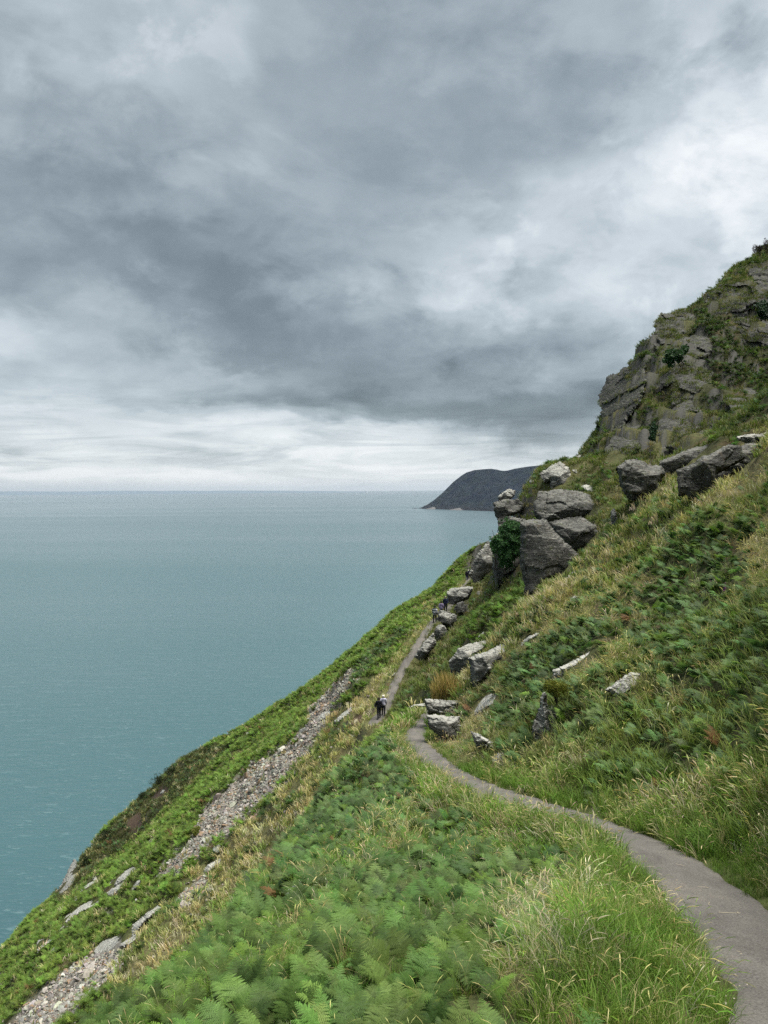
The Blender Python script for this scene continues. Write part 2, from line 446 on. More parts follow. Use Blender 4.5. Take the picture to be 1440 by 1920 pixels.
BR_R2 = [(955,1300),(955,1240),(1020,1195),(1130,1170),(1160,1215),(1120,1225),(1040,1265),(1010,1300)]
BR_R3 = [(945,1320),(1005,1300),(1000,1400),(985,1440),(945,1430)]
BR_R4 = [(1050,1340),(1080,1280),(1180,1300),(1320,1340),(1400,1470),(1270,1480),(1120,1450),(1060,1400)]
BR_R5 = [(1380,1345),(1470,1330),(1470,1450),(1400,1450)]
BR_MID = [(850,1240),(870,1180),(905,1130),(985,1100),(1000,1125),(930,1190),(915,1215)]
BARE = [[(636,1366),(668,1341),(700,1327),(704,1335),(672,1354),(646,1372)],[(288,1494),(305,1476),(318,1478),(306,1496),(292,1504)],[(240,1535),(262,1522),(268,1548),(256,1566),(238,1556)],[(1105,1116),(1128,1106),(1140,1112),(1124,1122)],[(1095,1150),(1128,1134),(1140,1140),(1110,1158)]]
SHRUB_C = [(1290,640),(1340,560),(1420,610),(1460,640),(1460,730),(1330,770),(1290,720)]

# linear leaf colours
C_BR_D = np.array((.100, .160, .060)); C_BR_M = np.array((.070, .122, .034)); C_BR_B = np.array((.150, .235, .038)); C_BR_Y = np.array((.17, .28, .05))
C_G_G = np.array((.125, .21, .035)); C_G_O = np.array((.172, .212, .060)); C_G_T = np.array((.33, .30, .14)); C_G_P = np.array((.41, .365, .25)); C_G_D = np.array((.065, .085, .022))

def zone(P):
    """plant mix at ground points: bracken, grass, dry share, dark factor, scree, and tints"""
    px, py = proj(P); Y = P[:, 1]
    n = len(P)
    big = fbm(np.column_stack([P[:, 0] * .22, P[:, 1] * .22, P[:, 2] * .22]), 3)
    med = fbm(np.column_stack([P[:, 0] * .8, P[:, 1] * .8, P[:, 2] * .8 + 40]), 3)
    d, _, side = path_dist(P[:, 0], P[:, 1])
    near = Y < 47
    left = ((side < 0) & (d < 90)) | (P[:, 0] < -1.5)
    br = np.zeros(n); dry = np.zeros(n); sc = np.zeros(n)
    bt = np.tile(C_BR_M, (n, 1)); gt = np.tile(C_G_O, (n, 1))
    # ---- right slopes: grass with drifts of fern
    br[:] = np.clip(.32 + 1.1 * big + .3 * med, .04, .8)
    dry[:] = np.clip(.36 - 1.4 * big + .5 * med, 0, .9)
    bt[:] = C_BR_D * .6 + C_BR_M * .4
    hi = (py < 1120) & near
    dry[hi] = np.clip(dry[hi] + .15, 0, .9); br[hi] *= .55
    lowr = (py > 1440) & near & ~left
    dry[lowr] *= .55; gt[lowr] = C_G_G * .6 + C_G_O * .4; br[lowr] *= .7
    for poly, b, t in ((BR_R, .8, C_BR_D), (BR_R2, .85, C_BR_D), (BR_R3, .98, C_BR_D * .6 + C_BR_M * .4), (BR_R4, .62, C_BR_D), (BR_R5, .9, C_BR_M), ):
        m = inpoly(px + 40 * med, py + 30 * big, poly) & near
        br[m] = b; bt[m] = t; dry[m] *= .4
    crag = (Y > 56) & ~left
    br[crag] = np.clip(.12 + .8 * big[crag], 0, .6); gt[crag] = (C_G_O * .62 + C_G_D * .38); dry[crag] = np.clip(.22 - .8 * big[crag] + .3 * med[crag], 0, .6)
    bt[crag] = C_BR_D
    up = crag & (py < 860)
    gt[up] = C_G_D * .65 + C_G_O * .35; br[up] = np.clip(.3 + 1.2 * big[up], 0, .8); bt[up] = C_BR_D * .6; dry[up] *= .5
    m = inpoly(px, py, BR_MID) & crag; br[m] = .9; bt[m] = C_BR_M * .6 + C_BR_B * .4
    m = inpoly(px + 20 * med, py, SHRUB_C) & crag; br[m] = .95; bt[m] = C_BR_D * .55
    # ---- foreground bank, left of the path
    nl = near & left
    br[nl] = np.clip(.93 + .6 * big[nl] + .2 * med[nl], .6, 1.0)
    mixb = sstep(1500, 1850, py)[:, None]
    bt[nl] = (C_BR_D * .45 + C_BR_M * .55)[None] * (1 - mixb[nl]) + (C_BR_M * .80 + C_BR_B * .20)[None] * mixb[nl]
    dry[nl] = .25; gt[nl] = C_G_G
    lo = nl & (py > 1720); br[lo] = np.clip(.80 + .9 * med[lo] + .6 * big[lo], .15, 1)
    m = inpoly(px + 30 * med, py + 30 * med, STRIP) & nl; br[m] *= .5; dry[m] = .35
    m = inpoly(px + 25 * med, py, FG_PALE) & nl; br[m] *= .35; dry[m] = .62
    m = inpoly(px + 25 * med, py, FG_GRASS) & nl; br[m] *= .12; dry[m] = .22; gt[m] = C_G_G
    m = inpoly(px, py, GB) & nl; br[m] = .05; dry[m] = .12; gt[m] = C_G_G * 1.05
    v = nl & (d < 1.25 + .4 * med) & (py < 1600); br[v] *= .25; dry[v] = .32
    v = near & (d < 1.0 + .5 * med) & ~left; br[v] *= .1; dry[v] *= .4; gt[v] = C_G_G * .85
    # ---- the spur across the gully
    fl = (Y >= 47) & left
    br[fl] = np.clip(.97 + .3 * big[fl], .75, 1); bt[fl] = C_BR_B * .75 + C_BR_M * .25; gt[fl] = C_G_O; dry[fl] = .25
    m = fl & inpoly(px + 8 * med, py + 8 * med, TAN); br[m] = np.clip(.06 + .9 * big[m], 0, .5); bt[m] = C_BR_M; dry[m] = np.clip(.62 - 1.3 * big[m] + .7 * med[m], .15, .95); gt[m] = C_G_O * 1.35
    m = fl & inpoly(px, py, DARKBR); br[m] = .95; bt[m] = C_BR_D * .5 + C_BR_M * .5
    m = fl & inpoly(px + 10 * med, py + 10 * big, ROUGH); br[m] = .25; bt[m] = C_BR_D * .7; gt[m] = np.array((.085, .10, .034)); dry[m] = .15
    jx, jy = px + 14 * med + 8 * big, py + 12 * med
    for poly in (SCREE_LOW, SCREE_UP, SCREE_MID):
        m = fl & (inpoly(jx + 5, jy, poly) | inpoly(jx, jy, poly)); sc[m] = 1; br[m] = 0
    v = fl & (d < .9); br[v] = 0; dry[v] = .4
    ba = np.zeros(n)
    for poly in BARE: ba[inpoly(px + 6 * med, py + 5 * big, poly)] = 1
    br[ba > 0] = 0
    return dict(ba=ba, px=px, py=py, d=d, side=side, br=br, dry=dry, sc=sc, bt=bt, gt=gt, big=big, med=med, left=left, near=near)

# ------------------------------------------------------------------ setting: hillside, path, sea, far land, haze
def build_hillside():
    P = np.stack([GX, GY, GZ], -1).reshape(-1, 3)
    Z = zone(P)
    soil = np.array((.055, .05, .026))
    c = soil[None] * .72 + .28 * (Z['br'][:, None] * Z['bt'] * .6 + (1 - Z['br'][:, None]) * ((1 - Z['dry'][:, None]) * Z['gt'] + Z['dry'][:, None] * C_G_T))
    c = np.where(Z['sc'][:, None] > .5, np.array((.205, .192, .165))[None], c)
    c = np.where(Z['ba'][:, None] > .5, np.array((.085, .060, .044))[None], c)
    idx = np.arange(NA * NR).reshape(NA, NR)
    f = np.stack([idx[:-1, :-1], idx[:-1, 1:], idx[1:, 1:], idx[1:, :-1]], -1).reshape(-1, 4)
    me = mesh_np('hillside', P, f, True)
    at_ = me.attributes.new('soil', 'FLOAT_COLOR', 'POINT')
    at_.data.foreach_set('color', np.column_stack([c, np.ones(len(c))]).astype(np.float32).ravel())
    m, k = mat_new('hill_soil')
    tc = k.n('ShaderNodeTexCoord').outputs['Object']
    a = k.n('ShaderNodeAttribute', attribute_name='soil').outputs[0]
    n1 = k.noise(tc, 3.5, 6, .65); n2 = k.noise(tc, .35, 4, .6)
    col = k.mix(1.0, a, k.ramp(n1, [(.25, .45), (.5, .95), (.75, 1.6)]), 'MULTIPLY')
    col = k.mix(k.mr(n2, .55, .7), col, (.085, .062, .035, 1))
    geo = k.n('ShaderNodeNewGeometry'); steep = k.m('MULTIPLY', k.mr(k.n('ShaderNodeSeparateXYZ', {0: geo.outputs['True Normal']}).outputs[2], .42, .58, 1, 0), k.mr(k.n('ShaderNodeSeparateXYZ', {0: tc}).outputs[1], 55, 66, 0, 1))
    col = k.mix(steep, col, k.mix(n1, (.05, .05, .043, 1), (.105, .102, .092, 1)))
    bp = k.n('ShaderNodeBump', {'Strength': .9, 'Distance': .12, 'Height': n1})
    b = k.n('ShaderNodeBsdfPrincipled', {'Base Color': col, 'Roughness': .95, 'Specular IOR Level': .1, 'Normal': bp.outputs[0]})
    finish(k, b.outputs[0])
    tag(link('hillside', me, m), 'steep green coastal hillside falling to the sea', None, None, 'structure')

def build_path():
    d = np.concatenate([[0], np.cumsum(np.linalg.norm(np.diff(CEN, axis=0), axis=1))])
    s = np.arange(0, d[-1], .22)
    C = np.column_stack([np.interp(s, d, CEN[:, i]) for i in range(3)])
    tan = np.gradient(C[:, :2], axis=0); tan /= np.linalg.norm(tan, axis=1)[:, None]
    nrm = np.column_stack([tan[:, 1], -tan[:, 0]])
    us = np.array([-1.22, -1.0, -.75, -.5, -.25, 0, .25, .5, .75, 1.0, 1.22]); V = []
    for u in us:
        e = fbm(np.column_stack([s * .9, np.full(len(s), 3 + np.sign(u)), np.zeros(len(s))]), 3) * .20 * min(abs(u), 1)
        w = (u * .49 + np.sign(u) * e) * np.where(C[:, 1] > 54, .80, 1.0)
        z = C[:, 2] + .0 - .035 * min(abs(u), 1) ** 3 - (.12 if abs(u) > 1.1 else 0) + .012 * perlin(np.column_stack([s * 1.7, np.full(len(s), u * 2), np.zeros(len(s))]))
        V.append(np.column_stack([C[:, 0] + nrm[:, 0] * w, C[:, 1] + nrm[:, 1] * w, z]))
    V = np.stack(V, 1).reshape(-1, 3); n = len(us)
    idx = np.arange(len(s) * n).reshape(len(s), n)
    f = np.stack([idx[:-1, :-1], idx[:-1, 1:], idx[1:, 1:], idx[1:, :-1]], -1).reshape(-1, 4)
    me = mesh_np('path', V, f, True)
    m, k = mat_new('path_tarmac')
    tc = k.n('ShaderNodeTexCoord').outputs['Object']
    n1 = k.noise(tc, 60, 5, .75); n2 = k.noise(tc, 1.6, 5, .6); vo = k.n('ShaderNodeTexVoronoi', {'Vector': tc, 'Scale': 55.0})
    col = k.mix(n2, (.106, .101, .095, 1), (.172, .163, .149, 1))
    col = k.mix(k.mr(n1, .35, .7), k.mix(1.0, col, (.48, .47, .46, 1), 'MULTIPLY'), k.mix(1.0, col, (1.48, 1.45, 1.40, 1), 'MULTIPLY'))
    worn = k.noise(k.n('ShaderNodeMapping', {'Vector': tc, 'Scale': (1.6, .5, 1)}).outputs[0], 1.1, 6, .65, .4)
    col = k.mix(1.0, col, k.ramp(worn, [(.3, (.70, .69, .68)), (.5, (1.0, 1.0, 1.0)), (.68, (1.28, 1.25, 1.20))]), 'MULTIPLY')
    grit = k.n('ShaderNodeTexVoronoi', {'Vector': tc, 'Scale': 22.0})
    gm = k.m('MULTIPLY', k.mr(grit.outputs[0], .0, .10, 1, 0), k.m('GREATER_THAN', k.n('ShaderNodeSeparateColor', {0: grit.outputs[1]}).outputs[0], .88))
    col = k.mix(k.m('MULTIPLY', gm, .75), col, (.34, .31, .27, 1))
    chips = k.m('MULTIPLY', k.mr(vo.outputs[0], .0, .22, 1, 0), k.m('GREATER_THAN', k.n('ShaderNodeSeparateColor', {0: vo.outputs[1]}).outputs[0], .93))
    col = k.mix(k.m('MULTIPLY', chips, .7), col, (.42, .39, .33, 1))
    bp = k.n('ShaderNodeBump', {'Strength': .5, 'Distance': .006, 'Height': n1})
    b = k.n('ShaderNodeBsdfPrincipled', {'Base Color': col, 'Roughness': .9, 'Specular IOR Level': .2, 'Normal': bp.outputs[0]})
    finish(k, b.outputs[0])
    tag(link('path', me, m), 'narrow grey tarmac footpath winding along the cliff slope', None, None, 'structure')

def build_sea():
    xs = np.concatenate([-np.geomspace(62000, 200, 40), np.linspace(-150, 150, 5), np.geomspace(200, 62000, 40)])
    ys = np.concatenate([[-30000, -3000, -300], np.linspace(0, 400, 6), np.geomspace(500, 62000, 50)])
    gx, gy = np.meshgrid(xs, ys, indexing='ij')
    V = np.stack([gx, gy, np.full(gx.shape, SEA)], -1).reshape(-1, 3)
    idx = np.arange(gx.size).reshape(gx.shape)
    f = np.stack([idx[:-1, :-1], idx[1:, :-1], idx[1:, 1:], idx[:-1, 1:]], -1).reshape(-1, 4)
    me = mesh_np('sea', V, f, True)
    m, k = mat_new('sea_water')
    tc = k.n('ShaderNodeTexCoord').outputs['Object']
    def st(sx, sy, rot=0):
        mp = k.n('ShaderNodeMapping', {'Vector': tc, 'Scale': (sx, sy, 1), 'Rotation': (0, 0, rot)}); return mp.outputs[0]
    dist = k.n('ShaderNodeVectorMath', {0: tc}, operation='LENGTH').outputs['Value']
    w1 = k.noise(st(.07, .2, R_(8)), 1.0, 5, .62, .3)
    w2 = k.noise(st(.3, .8, R_(4)), 1.0, 4, .6, .4)
    w3 = k.noise(st(.012, .035, R_(12)), 1.0, 3, .6)
    h = k.m('ADD', k.m('ADD', k.m('MULTIPLY', w1, 1.0), k.m('MULTIPLY', w2, .38)), k.m('MULTIPLY', w3, .8))
    big = k.noise(st(.0006, .0016, R_(-6)), 1.0, 5, .6, .4)
    str_ = k.noise(st(.00022, .0013, R_(3)), 1.0, 6, .65, .3)
    sx = k.n('ShaderNodeSeparateXYZ', {0: tc}).outputs
    # lighter water patch inshore; further out sky reflection is painted as a paler tone
    inshore = k.n('ShaderNodeTexCoord')
    near = k.mr(k.m('ADD', sx[1], k.m('MULTIPLY', k.m('SUBTRACT', big, .5), 900)), 300, 9000, 1, 0)
    near = k.m('POWER', near, 3.0)
    patch = k.m('MULTIPLY', k.mr(sx[0], -100, 120, 0, 1, True), k.mr(sx[1], 1900, 700, 0, 1, True))
    col = k.mix(near, (.105, .150, .168, 1), (.045, .106, .116, 1))
    col = k.mix(k.m('MULTIPLY', patch, k.mr(big, .3, .6)), col, (.075, .165, .175, 1))
    col = k.mix(k.mr(dist, 330, 170, 0, .75, True), col, k.mix(k.noise(st(.05, .05), 1, 4), (.020, .052, .066, 1), (.032, .085, .10, 1)))
    crest = k.m('MULTIPLY', k.mr(k.m('ADD', w2, k.m('MULTIPLY', w1, .8)), 1.0, 1.2), k.mr(dist, 300, 2500, .35, .1))
    col = k.mix(crest, col, (.20, .30, .31, 1))
    rough = k.mr(str_, .3, .7, .19, .35)
    bp = k.n('ShaderNodeBump', {'Strength': k.mr(dist, 150, 6000, 1.0, .14), 'Distance': 1.0, 'Height': h})
    b = k.n('ShaderNodeBsdfPrincipled', {'Base Color': col, 'Roughness': rough, 'IOR': 1.33, 'Specular IOR Level': .5, 'Normal': bp.outputs[0]})
    finish(k, b.outputs[0])
    tag(link('sea', me, m), 'calm blue green sea reaching to the horizon', None, None, 'structure')

def build_far_land():
    # the big headland: a ridge whose foot runs from its tip towards us
    tip = np.array([205.0, 4945.0]); foot = np.array([640.0, 4080.0])
    ax = (foot - tip); ln = np.linalg.norm(ax); ax /= ln; inn = np.array([-ax[1], ax[0]])      # inland normal
    if inn[0] < 0: inn = -inn
    nu, nv = 220, 90
    u = np.linspace(-.12, 2.2, nu)[:, None] * ln; v = np.linspace(-.05, 1.0, nv)[None] * 900
    x = tip[0] + ax[0] * u + inn[0] * v; y = tip[1] + ax[1] * u + inn[1] * v
    pxx = 720 + x / y * F
    crest = np.interp(pxx, [778, 792, 800, 815, 830, 842, 850, 864, 875, 890, 905, 921, 932, 942, 952, 965, 990, 1015, 1100, 1400],
                           [957, 953, 949, 939, 926, 914, 906, 895, 888, 883.5, 882, 881, 882.5, 885, 884.5, 881, 877, 874.5, 868, 850])
    hz = 919.6 - (pxx - 720) * math.tan(ROLL)
    top = (hz - crest) / F * y - SEA
    g = fbm(np.stack([u / 120 + 0 * v, v / 420 + 0 * u, 0 * u + 0 * v], -1).reshape(-1, 3), 4).reshape(x.shape)
    run = np.clip(top * 1.35, 25, 360); ss = np.clip((v + 50 * g * run / 360) / (run * (1 + .25 * g)), 0, 1)
    prof = np.where(ss < .06, ss * 1.2, .072 + (ss - .06) / .94 * .928)
    prof = prof ** .92
    z = SEA - 6 + (top + 6) * prof
    rg = fbm(np.stack([x / 90, y / 90, z / 90], -1).reshape(-1, 3), 4).reshape(x.shape)
    z = z + rg * 34 * np.clip(1 - np.abs(2 * ss - 1), 0, 1)
    z = np.where(v < 0, SEA - 15, z)
    idx = np.arange(nu * nv).reshape(nu, nv)
    f = np.stack([idx[:-1, :-1], idx[1:, :-1], idx[1:, 1:], idx[:-1, 1:]], -1).reshape(-1, 4)
    me = mesh_np('headland', np.stack([x, y, z], -1).reshape(-1, 3), f, True)
    m, k = mat_new('headland_heath_haze')
    tc = k.n('ShaderNodeTexCoord').outputs['Object']
    n1 = k.noise(tc, .012, 7, .65); n2 = k.noise(tc, .05, 5, .6)
    mp = k.n('ShaderNodeMapping', {'Vector': tc, 'Scale': (.02, .02, .004)}).outputs[0]
    n3 = k.noise(mp, 1.0, 5, .6)
    zz_ = k.n('ShaderNodeSeparateXYZ', {0: tc}).outputs[2]
    col = k.mix(k.mr(n1, .35, .65), (.010, .018, .036, 1), (.024, .036, .040, 1))  # heath colours shifted to blue, so distance haze is partly in the colour
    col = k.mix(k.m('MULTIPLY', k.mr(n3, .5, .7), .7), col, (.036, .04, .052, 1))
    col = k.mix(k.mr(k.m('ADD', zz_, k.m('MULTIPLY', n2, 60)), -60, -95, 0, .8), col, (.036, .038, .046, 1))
    bp = k.n('ShaderNodeBump', {'Strength': 1.0, 'Distance': 18.0, 'Height': n2})
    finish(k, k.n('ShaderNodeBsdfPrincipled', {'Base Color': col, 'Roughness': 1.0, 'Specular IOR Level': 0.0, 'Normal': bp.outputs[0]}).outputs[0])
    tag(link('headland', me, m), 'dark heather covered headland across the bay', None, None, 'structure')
    # pale shingle at its foot
    mb, k = mat_new('shingle'); finish(k, k.n('ShaderNodeBsdfDiffuse', {0: (.13, .13, .13, 1)}).outputs[0])
    for (x0, x1) in ((802, 815), (846, 868)):
        V = []; n = 12
        for i in range(n + 1):
            p = x0 + (x1 - x0) * i / n; t = i / n
            uu = np.interp(p, 720 + (tip[0] + ax[0] * np.linspace(0, ln, 60)) / (tip[1] + ax[1] * np.linspace(0, ln, 60)) * F, np.linspace(0, ln, 60))
            b0 = tip + ax * uu; hh = 13 * math.sin(PI * t) ** .5
            for (o, zc) in ((-26, -1), (-8, hh * .35 + .3), (22, hh + .5), (30, -3)):
                q = b0 + inn * o; V.append((q[0], q[1], SEA + zc))
        idx = np.arange(len(V)).reshape(n + 1, 4)
        f = np.stack([idx[:-1, :-1], idx[1:, :-1], idx[1:, 1:], idx[:-1, 1:]], -1).reshape(-1, 4)
        tag(link('shingle_beach', mesh_np('shingle_beach', V, f, True), mb), 'pale shingle beach at the foot of the dark headland', None, None, 'structure')
    # low coast on the far side of the channel
    xs = np.linspace(-26000, -800, 220); V = []; Yc = 33000
    for xx in xs:
        hgt = 150 * np.interp(xx, [-26000, -17000, -9000, -4500, -2500, -900], [1.05, 1.05, .9, .7, .45, .0])
        hgt += 28 * float(fbm(np.array([[xx / 2600, 0, 0]]), 4)[0])
        for (o, a) in ((-600, -5), (0, 40), (1500, max(hgt, 2)), (5000, max(hgt * .9, 1)), (8000, -5)):
            V.append((xx, Yc + o, SEA + a))
    idx = np.arange(len(V)).reshape(len(xs), 5)
    f = np.stack([idx[:-1, :-1], idx[1:, :-1], idx[1:, 1:], idx[:-1, 1:]], -1).reshape(-1, 4)
    m, k = mat_new('far_land_haze'); tc = k.n('ShaderNodeTexCoord').outputs['Object']
    finish(k, k.n('ShaderNodeBsdfDiffuse', {0: k.mix(k.noise(tc, .002, 4), (.10, .15, .20, 1), (.14, .19, .22, 1))}).outputs[0])  # land colour carries the pale blue of the haze in front of it
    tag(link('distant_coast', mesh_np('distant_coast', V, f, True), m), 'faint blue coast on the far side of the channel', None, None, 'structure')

HAZE_DENS = 1.8e-5
def build_haze():
    x0, x1, y0, y1, z0, z1 = -63000, 63000, -31000, 63000, SEA - 20, 260
    V = [(x, y, z) for z in (z0, z1) for y in (y0, y1) for x in (x0, x1)]
    f = np.array([(0, 2, 3, 1), (4, 5, 7, 6), (0, 1, 5, 4), (2, 6, 7, 3), (0, 4, 6, 2), (1, 3, 7, 5)])
    m, k = mat_new('air')
    v = k.n('ShaderNodeVolumePrincipled', {'Color': (.80, .90, 1.0, 1), 'Density': HAZE_DENS, 'Anisotropy': .2})
    finish(k, None, v.outputs[0])
    tag(link('haze', mesh_np('haze', V, f), m), 'thin sea haze over the channel', None, None, 'stuff')
# ------------------------------------------------------------------ rock
def rock_material(name, pale, dark=1.0, top=.3, mossy=0.0):
    m, k = mat_new(name)
    g = k.n('ShaderNodeNewGeometry'); tc = k.n('ShaderNodeTexCoord').outputs['Object']
    oi = k.n('ShaderNodeObjectInfo').outputs['Random']
    v = k.n('ShaderNodeVectorMath', {0: tc, 1: k.n('ShaderNodeCombineXYZ', {0: k.m('MULTIPLY', oi, 40), 1: 0, 2: k.m('MULTIPLY', oi, 17)}).outputs[0]}, operation='ADD').outputs[0]
    n1 = k.noise(v, 1.1, 6, .6); n2 = k.noise(v, 5.0, 6, .65); n3 = k.noise(v, 14.0, 4, .6)
    bed = k.n('ShaderNodeMapping', {'Vector': v, 'Rotation': (0, R_(24), 0), 'Scale': (.5, .5, 3.2)}).outputs[0]
    nb = k.noise(bed, 1.5, 6, .6, .35)
    c0 = k.mix(k.mr(n1, .3, .7), (.072 * dark, .073 * dark, .068 * dark, 1), (.165 * dark, .162 * dark, .148 * dark, 1))
    c0 = k.mix(k.mr(nb, .38, .62), c0, k.mix(1.0, c0, (1.45, 1.42, 1.36, 1), 'MULTIPLY'))
    crack = k.mr(k.m('ABSOLUTE', k.m('SUBTRACT', nb, .5)), 0, .016, 1, 0)
    c0 = k.mix(k.m('MULTIPLY', crack, .75), c0, (.022, .021, .018, 1))
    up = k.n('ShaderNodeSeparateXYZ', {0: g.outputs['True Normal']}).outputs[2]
    # pale lichen crusts in spots; upward faces painted paler, as if lit from above
    lich_and_lit = k.m('MAXIMUM', k.m('MULTIPLY', k.mr(n2, .57, .66), min(pale, 1)), k.m('MULTIPLY', k.m('MULTIPLY', k.mr(up, .35, .75), k.mr(k.m('ADD', n2, k.m('MULTIPLY', n1, .5)), .50, .76)), top), clamp=True)
    c1 = k.mix(lich_and_lit, c0, k.mix(n3, (.33, .325, .28, 1), (.60, .59, .53, 1)))
    rust = k.m('MULTIPLY', k.mr(k.noise(v, 2.3, 4), .62, .72), .35)
    c1 = k.mix(rust, c1, (.15, .105, .05, 1))
    moss = k.m('MULTIPLY', k.mr(k.noise(v, 1.7, 5, .7), .60 - mossy, .68 - mossy), .55 + 2 * mossy)
    c1 = k.mix(moss, c1, (.07, .085, .025, 1))
    hgt = k.m('ADD', k.m('ADD', k.m('MULTIPLY', n2, .6), k.m('MULTIPLY', n3, .25)), k.m('SUBTRACT', nb, k.m('MULTIPLY', crack, .5)))
    bp = k.n('ShaderNodeBump', {'Strength': 1.0, 'Distance': .22, 'Height': hgt})
    finish(k, k.n('ShaderNodeBsdfPrincipled', {'Base Color': c1, 'Roughness': .92, 'Specular IOR Level': .2, 'Normal': bp.outputs[0]}).outputs[0])
    return m

ROCKS = []; ROCK_Y = {}; LEDGES = []      # footprint records for keeping plants clear
def rock(label, outline, Y=None, thick=.8, bulge=.35, lay=False, ridge=None, lean=.25, leant=2.2, amp=.06, strata=.05, lam=.36, mat='grey', name='boulder', cat='boulder', group='grey boulders on the hillside', sp=2.0, dip=24, sink=.25, far=1.22, fix=False, grow=1.0, rag=.05):
    O = np.array(outline, float)
    w, h = np.ptp(O[:, 0]), np.ptp(O[:, 1]); size = max(min(w, h), 3.0)
    sp = max(sp, math.sqrt(w * h) / 55); sp = min(sp, size / 3.5)
    if grow != 1: O = O.mean(0) + (O - O.mean(0)) * grow
    # densify the outline with a little roughness
    rng = np.random.default_rng(abs(int(O.sum() * 10)) % 100000)
    D = []
    for i in range(len(O)):
        a, b = O[i], O[(i + 1) % len(O)]; n = max(1, int(np.linalg.norm(b - a) / sp)); nv = np.array([-(b - a)[1], (b - a)[0]]); nv = nv / (np.linalg.norm(nv) + 1e-6)
        for j in range(n):
            t = j / n; D.append(a + (b - a) * t + (nv * rng.normal() * sp * .32 if j else 0))
    D = np.array(D); rw = fbm(np.column_stack([D / (size * .30), np.full(len(D), O[0, 0])]), 3)[:, None] * size * rag
    D = D + (D - O.mean(0)) / (np.linalg.norm(D - O.mean(0), axis=1)[:, None] + 1e-6) * rw
    gx, gy = np.meshgrid(np.arange(O[:, 0].min(), O[:, 0].max(), sp), np.arange(O[:, 1].min(), O[:, 1].max(), sp))
    G = np.column_stack([gx.ravel(), gy.ravel()]) + rng.normal(size=(gx.size, 2)) * sp * .22
    G = G[inpoly(G[:, 0], G[:, 1], D)]
    if len(G):
        A_ = D; B_ = np.roll(D, -1, 0)
        def edist(Q):
            ab = B_ - A_; t = np.clip(((Q[:, None] - A_) * ab).sum(-1) / ((ab * ab).sum(-1) + 1e-9), 0, 1)
            return np.linalg.norm(Q[:, None] - (A_ + t[..., None] * ab), axis=-1).min(1)
        e = edist(G); G = G[e > sp * .45]
    pts = np.vstack([D, G]) if len(G) else D
    ed = np.concatenate([np.zeros(len(D)), edist(G)]) if len(G) else np.zeros(len(D))
    n = len(D)
    res = delaunay_2d_cdt([Vector(p) for p in pts], [(i, (i + 1) % n) for i in range(n)], [], 1, 1e-4)
    v2 = np.array([(v.x, v.y) for v in res[0]]); tri = [list(f) for f in res[2] if len(f) == 3]
    orig = res[3]
    e = np.array([ed[o[0]] if len(o) else 0 for o in orig])
    isb = np.array([bool(len(o)) and min(o) < n for o in orig])
    # depth of the sheet
    cx = O[:, 0].mean(); yb = O[:, 1].max()
    if lay:
        samp = np.vstack([O * .9 + O.mean(0) * .1, [O.mean(0)]])
        hh = np.array([hit(*p) for p in samp]); yy = hh[:, 1]; med = np.median(yy) if Y is None else Y
        ok = (yy < med * far) & (yy > med / far)
        if ok.sum() >= 4:
            A2 = np.column_stack([samp[ok] - O.mean(0), np.ones(ok.sum())]); sol = np.linalg.lstsq(A2, 1 / yy[ok], rcond=None)[0]
            inv = (v2 - O.mean(0)) @ sol[:2] + sol[2]; dep = 1 / np.clip(inv, .7 / med, 1.4 / med)
        else: dep = np.full(len(v2), med)
        Y0 = float(np.median(dep))
    else:
        low_ = O[O[:, 1] > yb - .3 * h]; hh = min(hit(q[0] * .8 + cx * .2, q[1] - .06 * h)[1] for q in low_)
        Y0 = hh + .15 * size * hh / F if (Y is None or not fix) else Y
        mpp = Y0 / F
        dep = Y0 + lean * (yb - v2[:, 1]) * mpp
        if ridge is not None:
            rx, ry = np.array(ridge, float).T; o = rx.argsort(); ry_ = np.interp(v2[:, 0], rx[o], ry[o])
            dep = np.where(v2[:, 1] < ry_, Y0 + lean * (yb - ry_) * mpp + leant * (ry_ - v2[:, 1]) * mpp, dep)
    mpp = Y0 / F; Rm = size * mpp * .5
    t = np.clip(e / (size * .11), 0, 1); prof = 1 - (1 - t) ** 2.2
    uv = (v2 - O.mean(0)) / (np.array([w, h]) * .5); kf = 7; ph = np.arange(kf) / kf * 6.283 + rng.uniform(0, .8, kf); fc = rng.uniform(.62, 1.05, kf); fs = rng.uniform(.25, 1.0, kf)
    facet = (fc[None] - fs[None] * (uv[:, :1] * np.cos(ph) + uv[:, 1:] * np.sin(ph))).min(1)
    prof = prof * np.clip(facet, .05, 1.1) * 1.25
    W = at(v2[:, 0], v2[:, 1], dep)
    # blocky relief: broken beds and facets, all in metres of the real place
    nb = np.array([math.sin(R_(dip)), 0.12, math.cos(R_(dip))])
    L = lam * Rm * 2
    s = W @ nb / max(L, .05) + .6 * fbm(W / (1.6 * Rm) + 3, 3)
    lay_i = np.floor(s)
    jnt = np.floor(W @ np.array([math.cos(R_(dip)), .2, -math.sin(R_(dip))]) / (1.5 * L) + hash1(lay_i) * 5 + .3 * fbm(W / (2 * Rm) + 8, 2))
    fr = s - lay_i
    relief = strata * Rm * 2 * (hash1(lay_i * 3.1 + jnt * 7.7) - .5) * 2 + strata * Rm * .8 * (1 - np.abs(2 * fr - 1)) ** .5
    relief = relief + amp * Rm * 2 * fbm(W / (1.3 * Rm), 4, .55) + amp * Rm * np.abs(perlin(W / (.5 * Rm) + 7)) * 1.2
    push = (bulge * Rm * 2 * prof + relief * np.clip(t * 1.6, 0, 1))
    dep2 = dep - push
    front = at(v2[:, 0], v2[:, 1], dep2)
    low = sstep(yb - .25 * h, yb, v2[:, 1]) * isb
    front[:, 2] -= low * sink * Rm
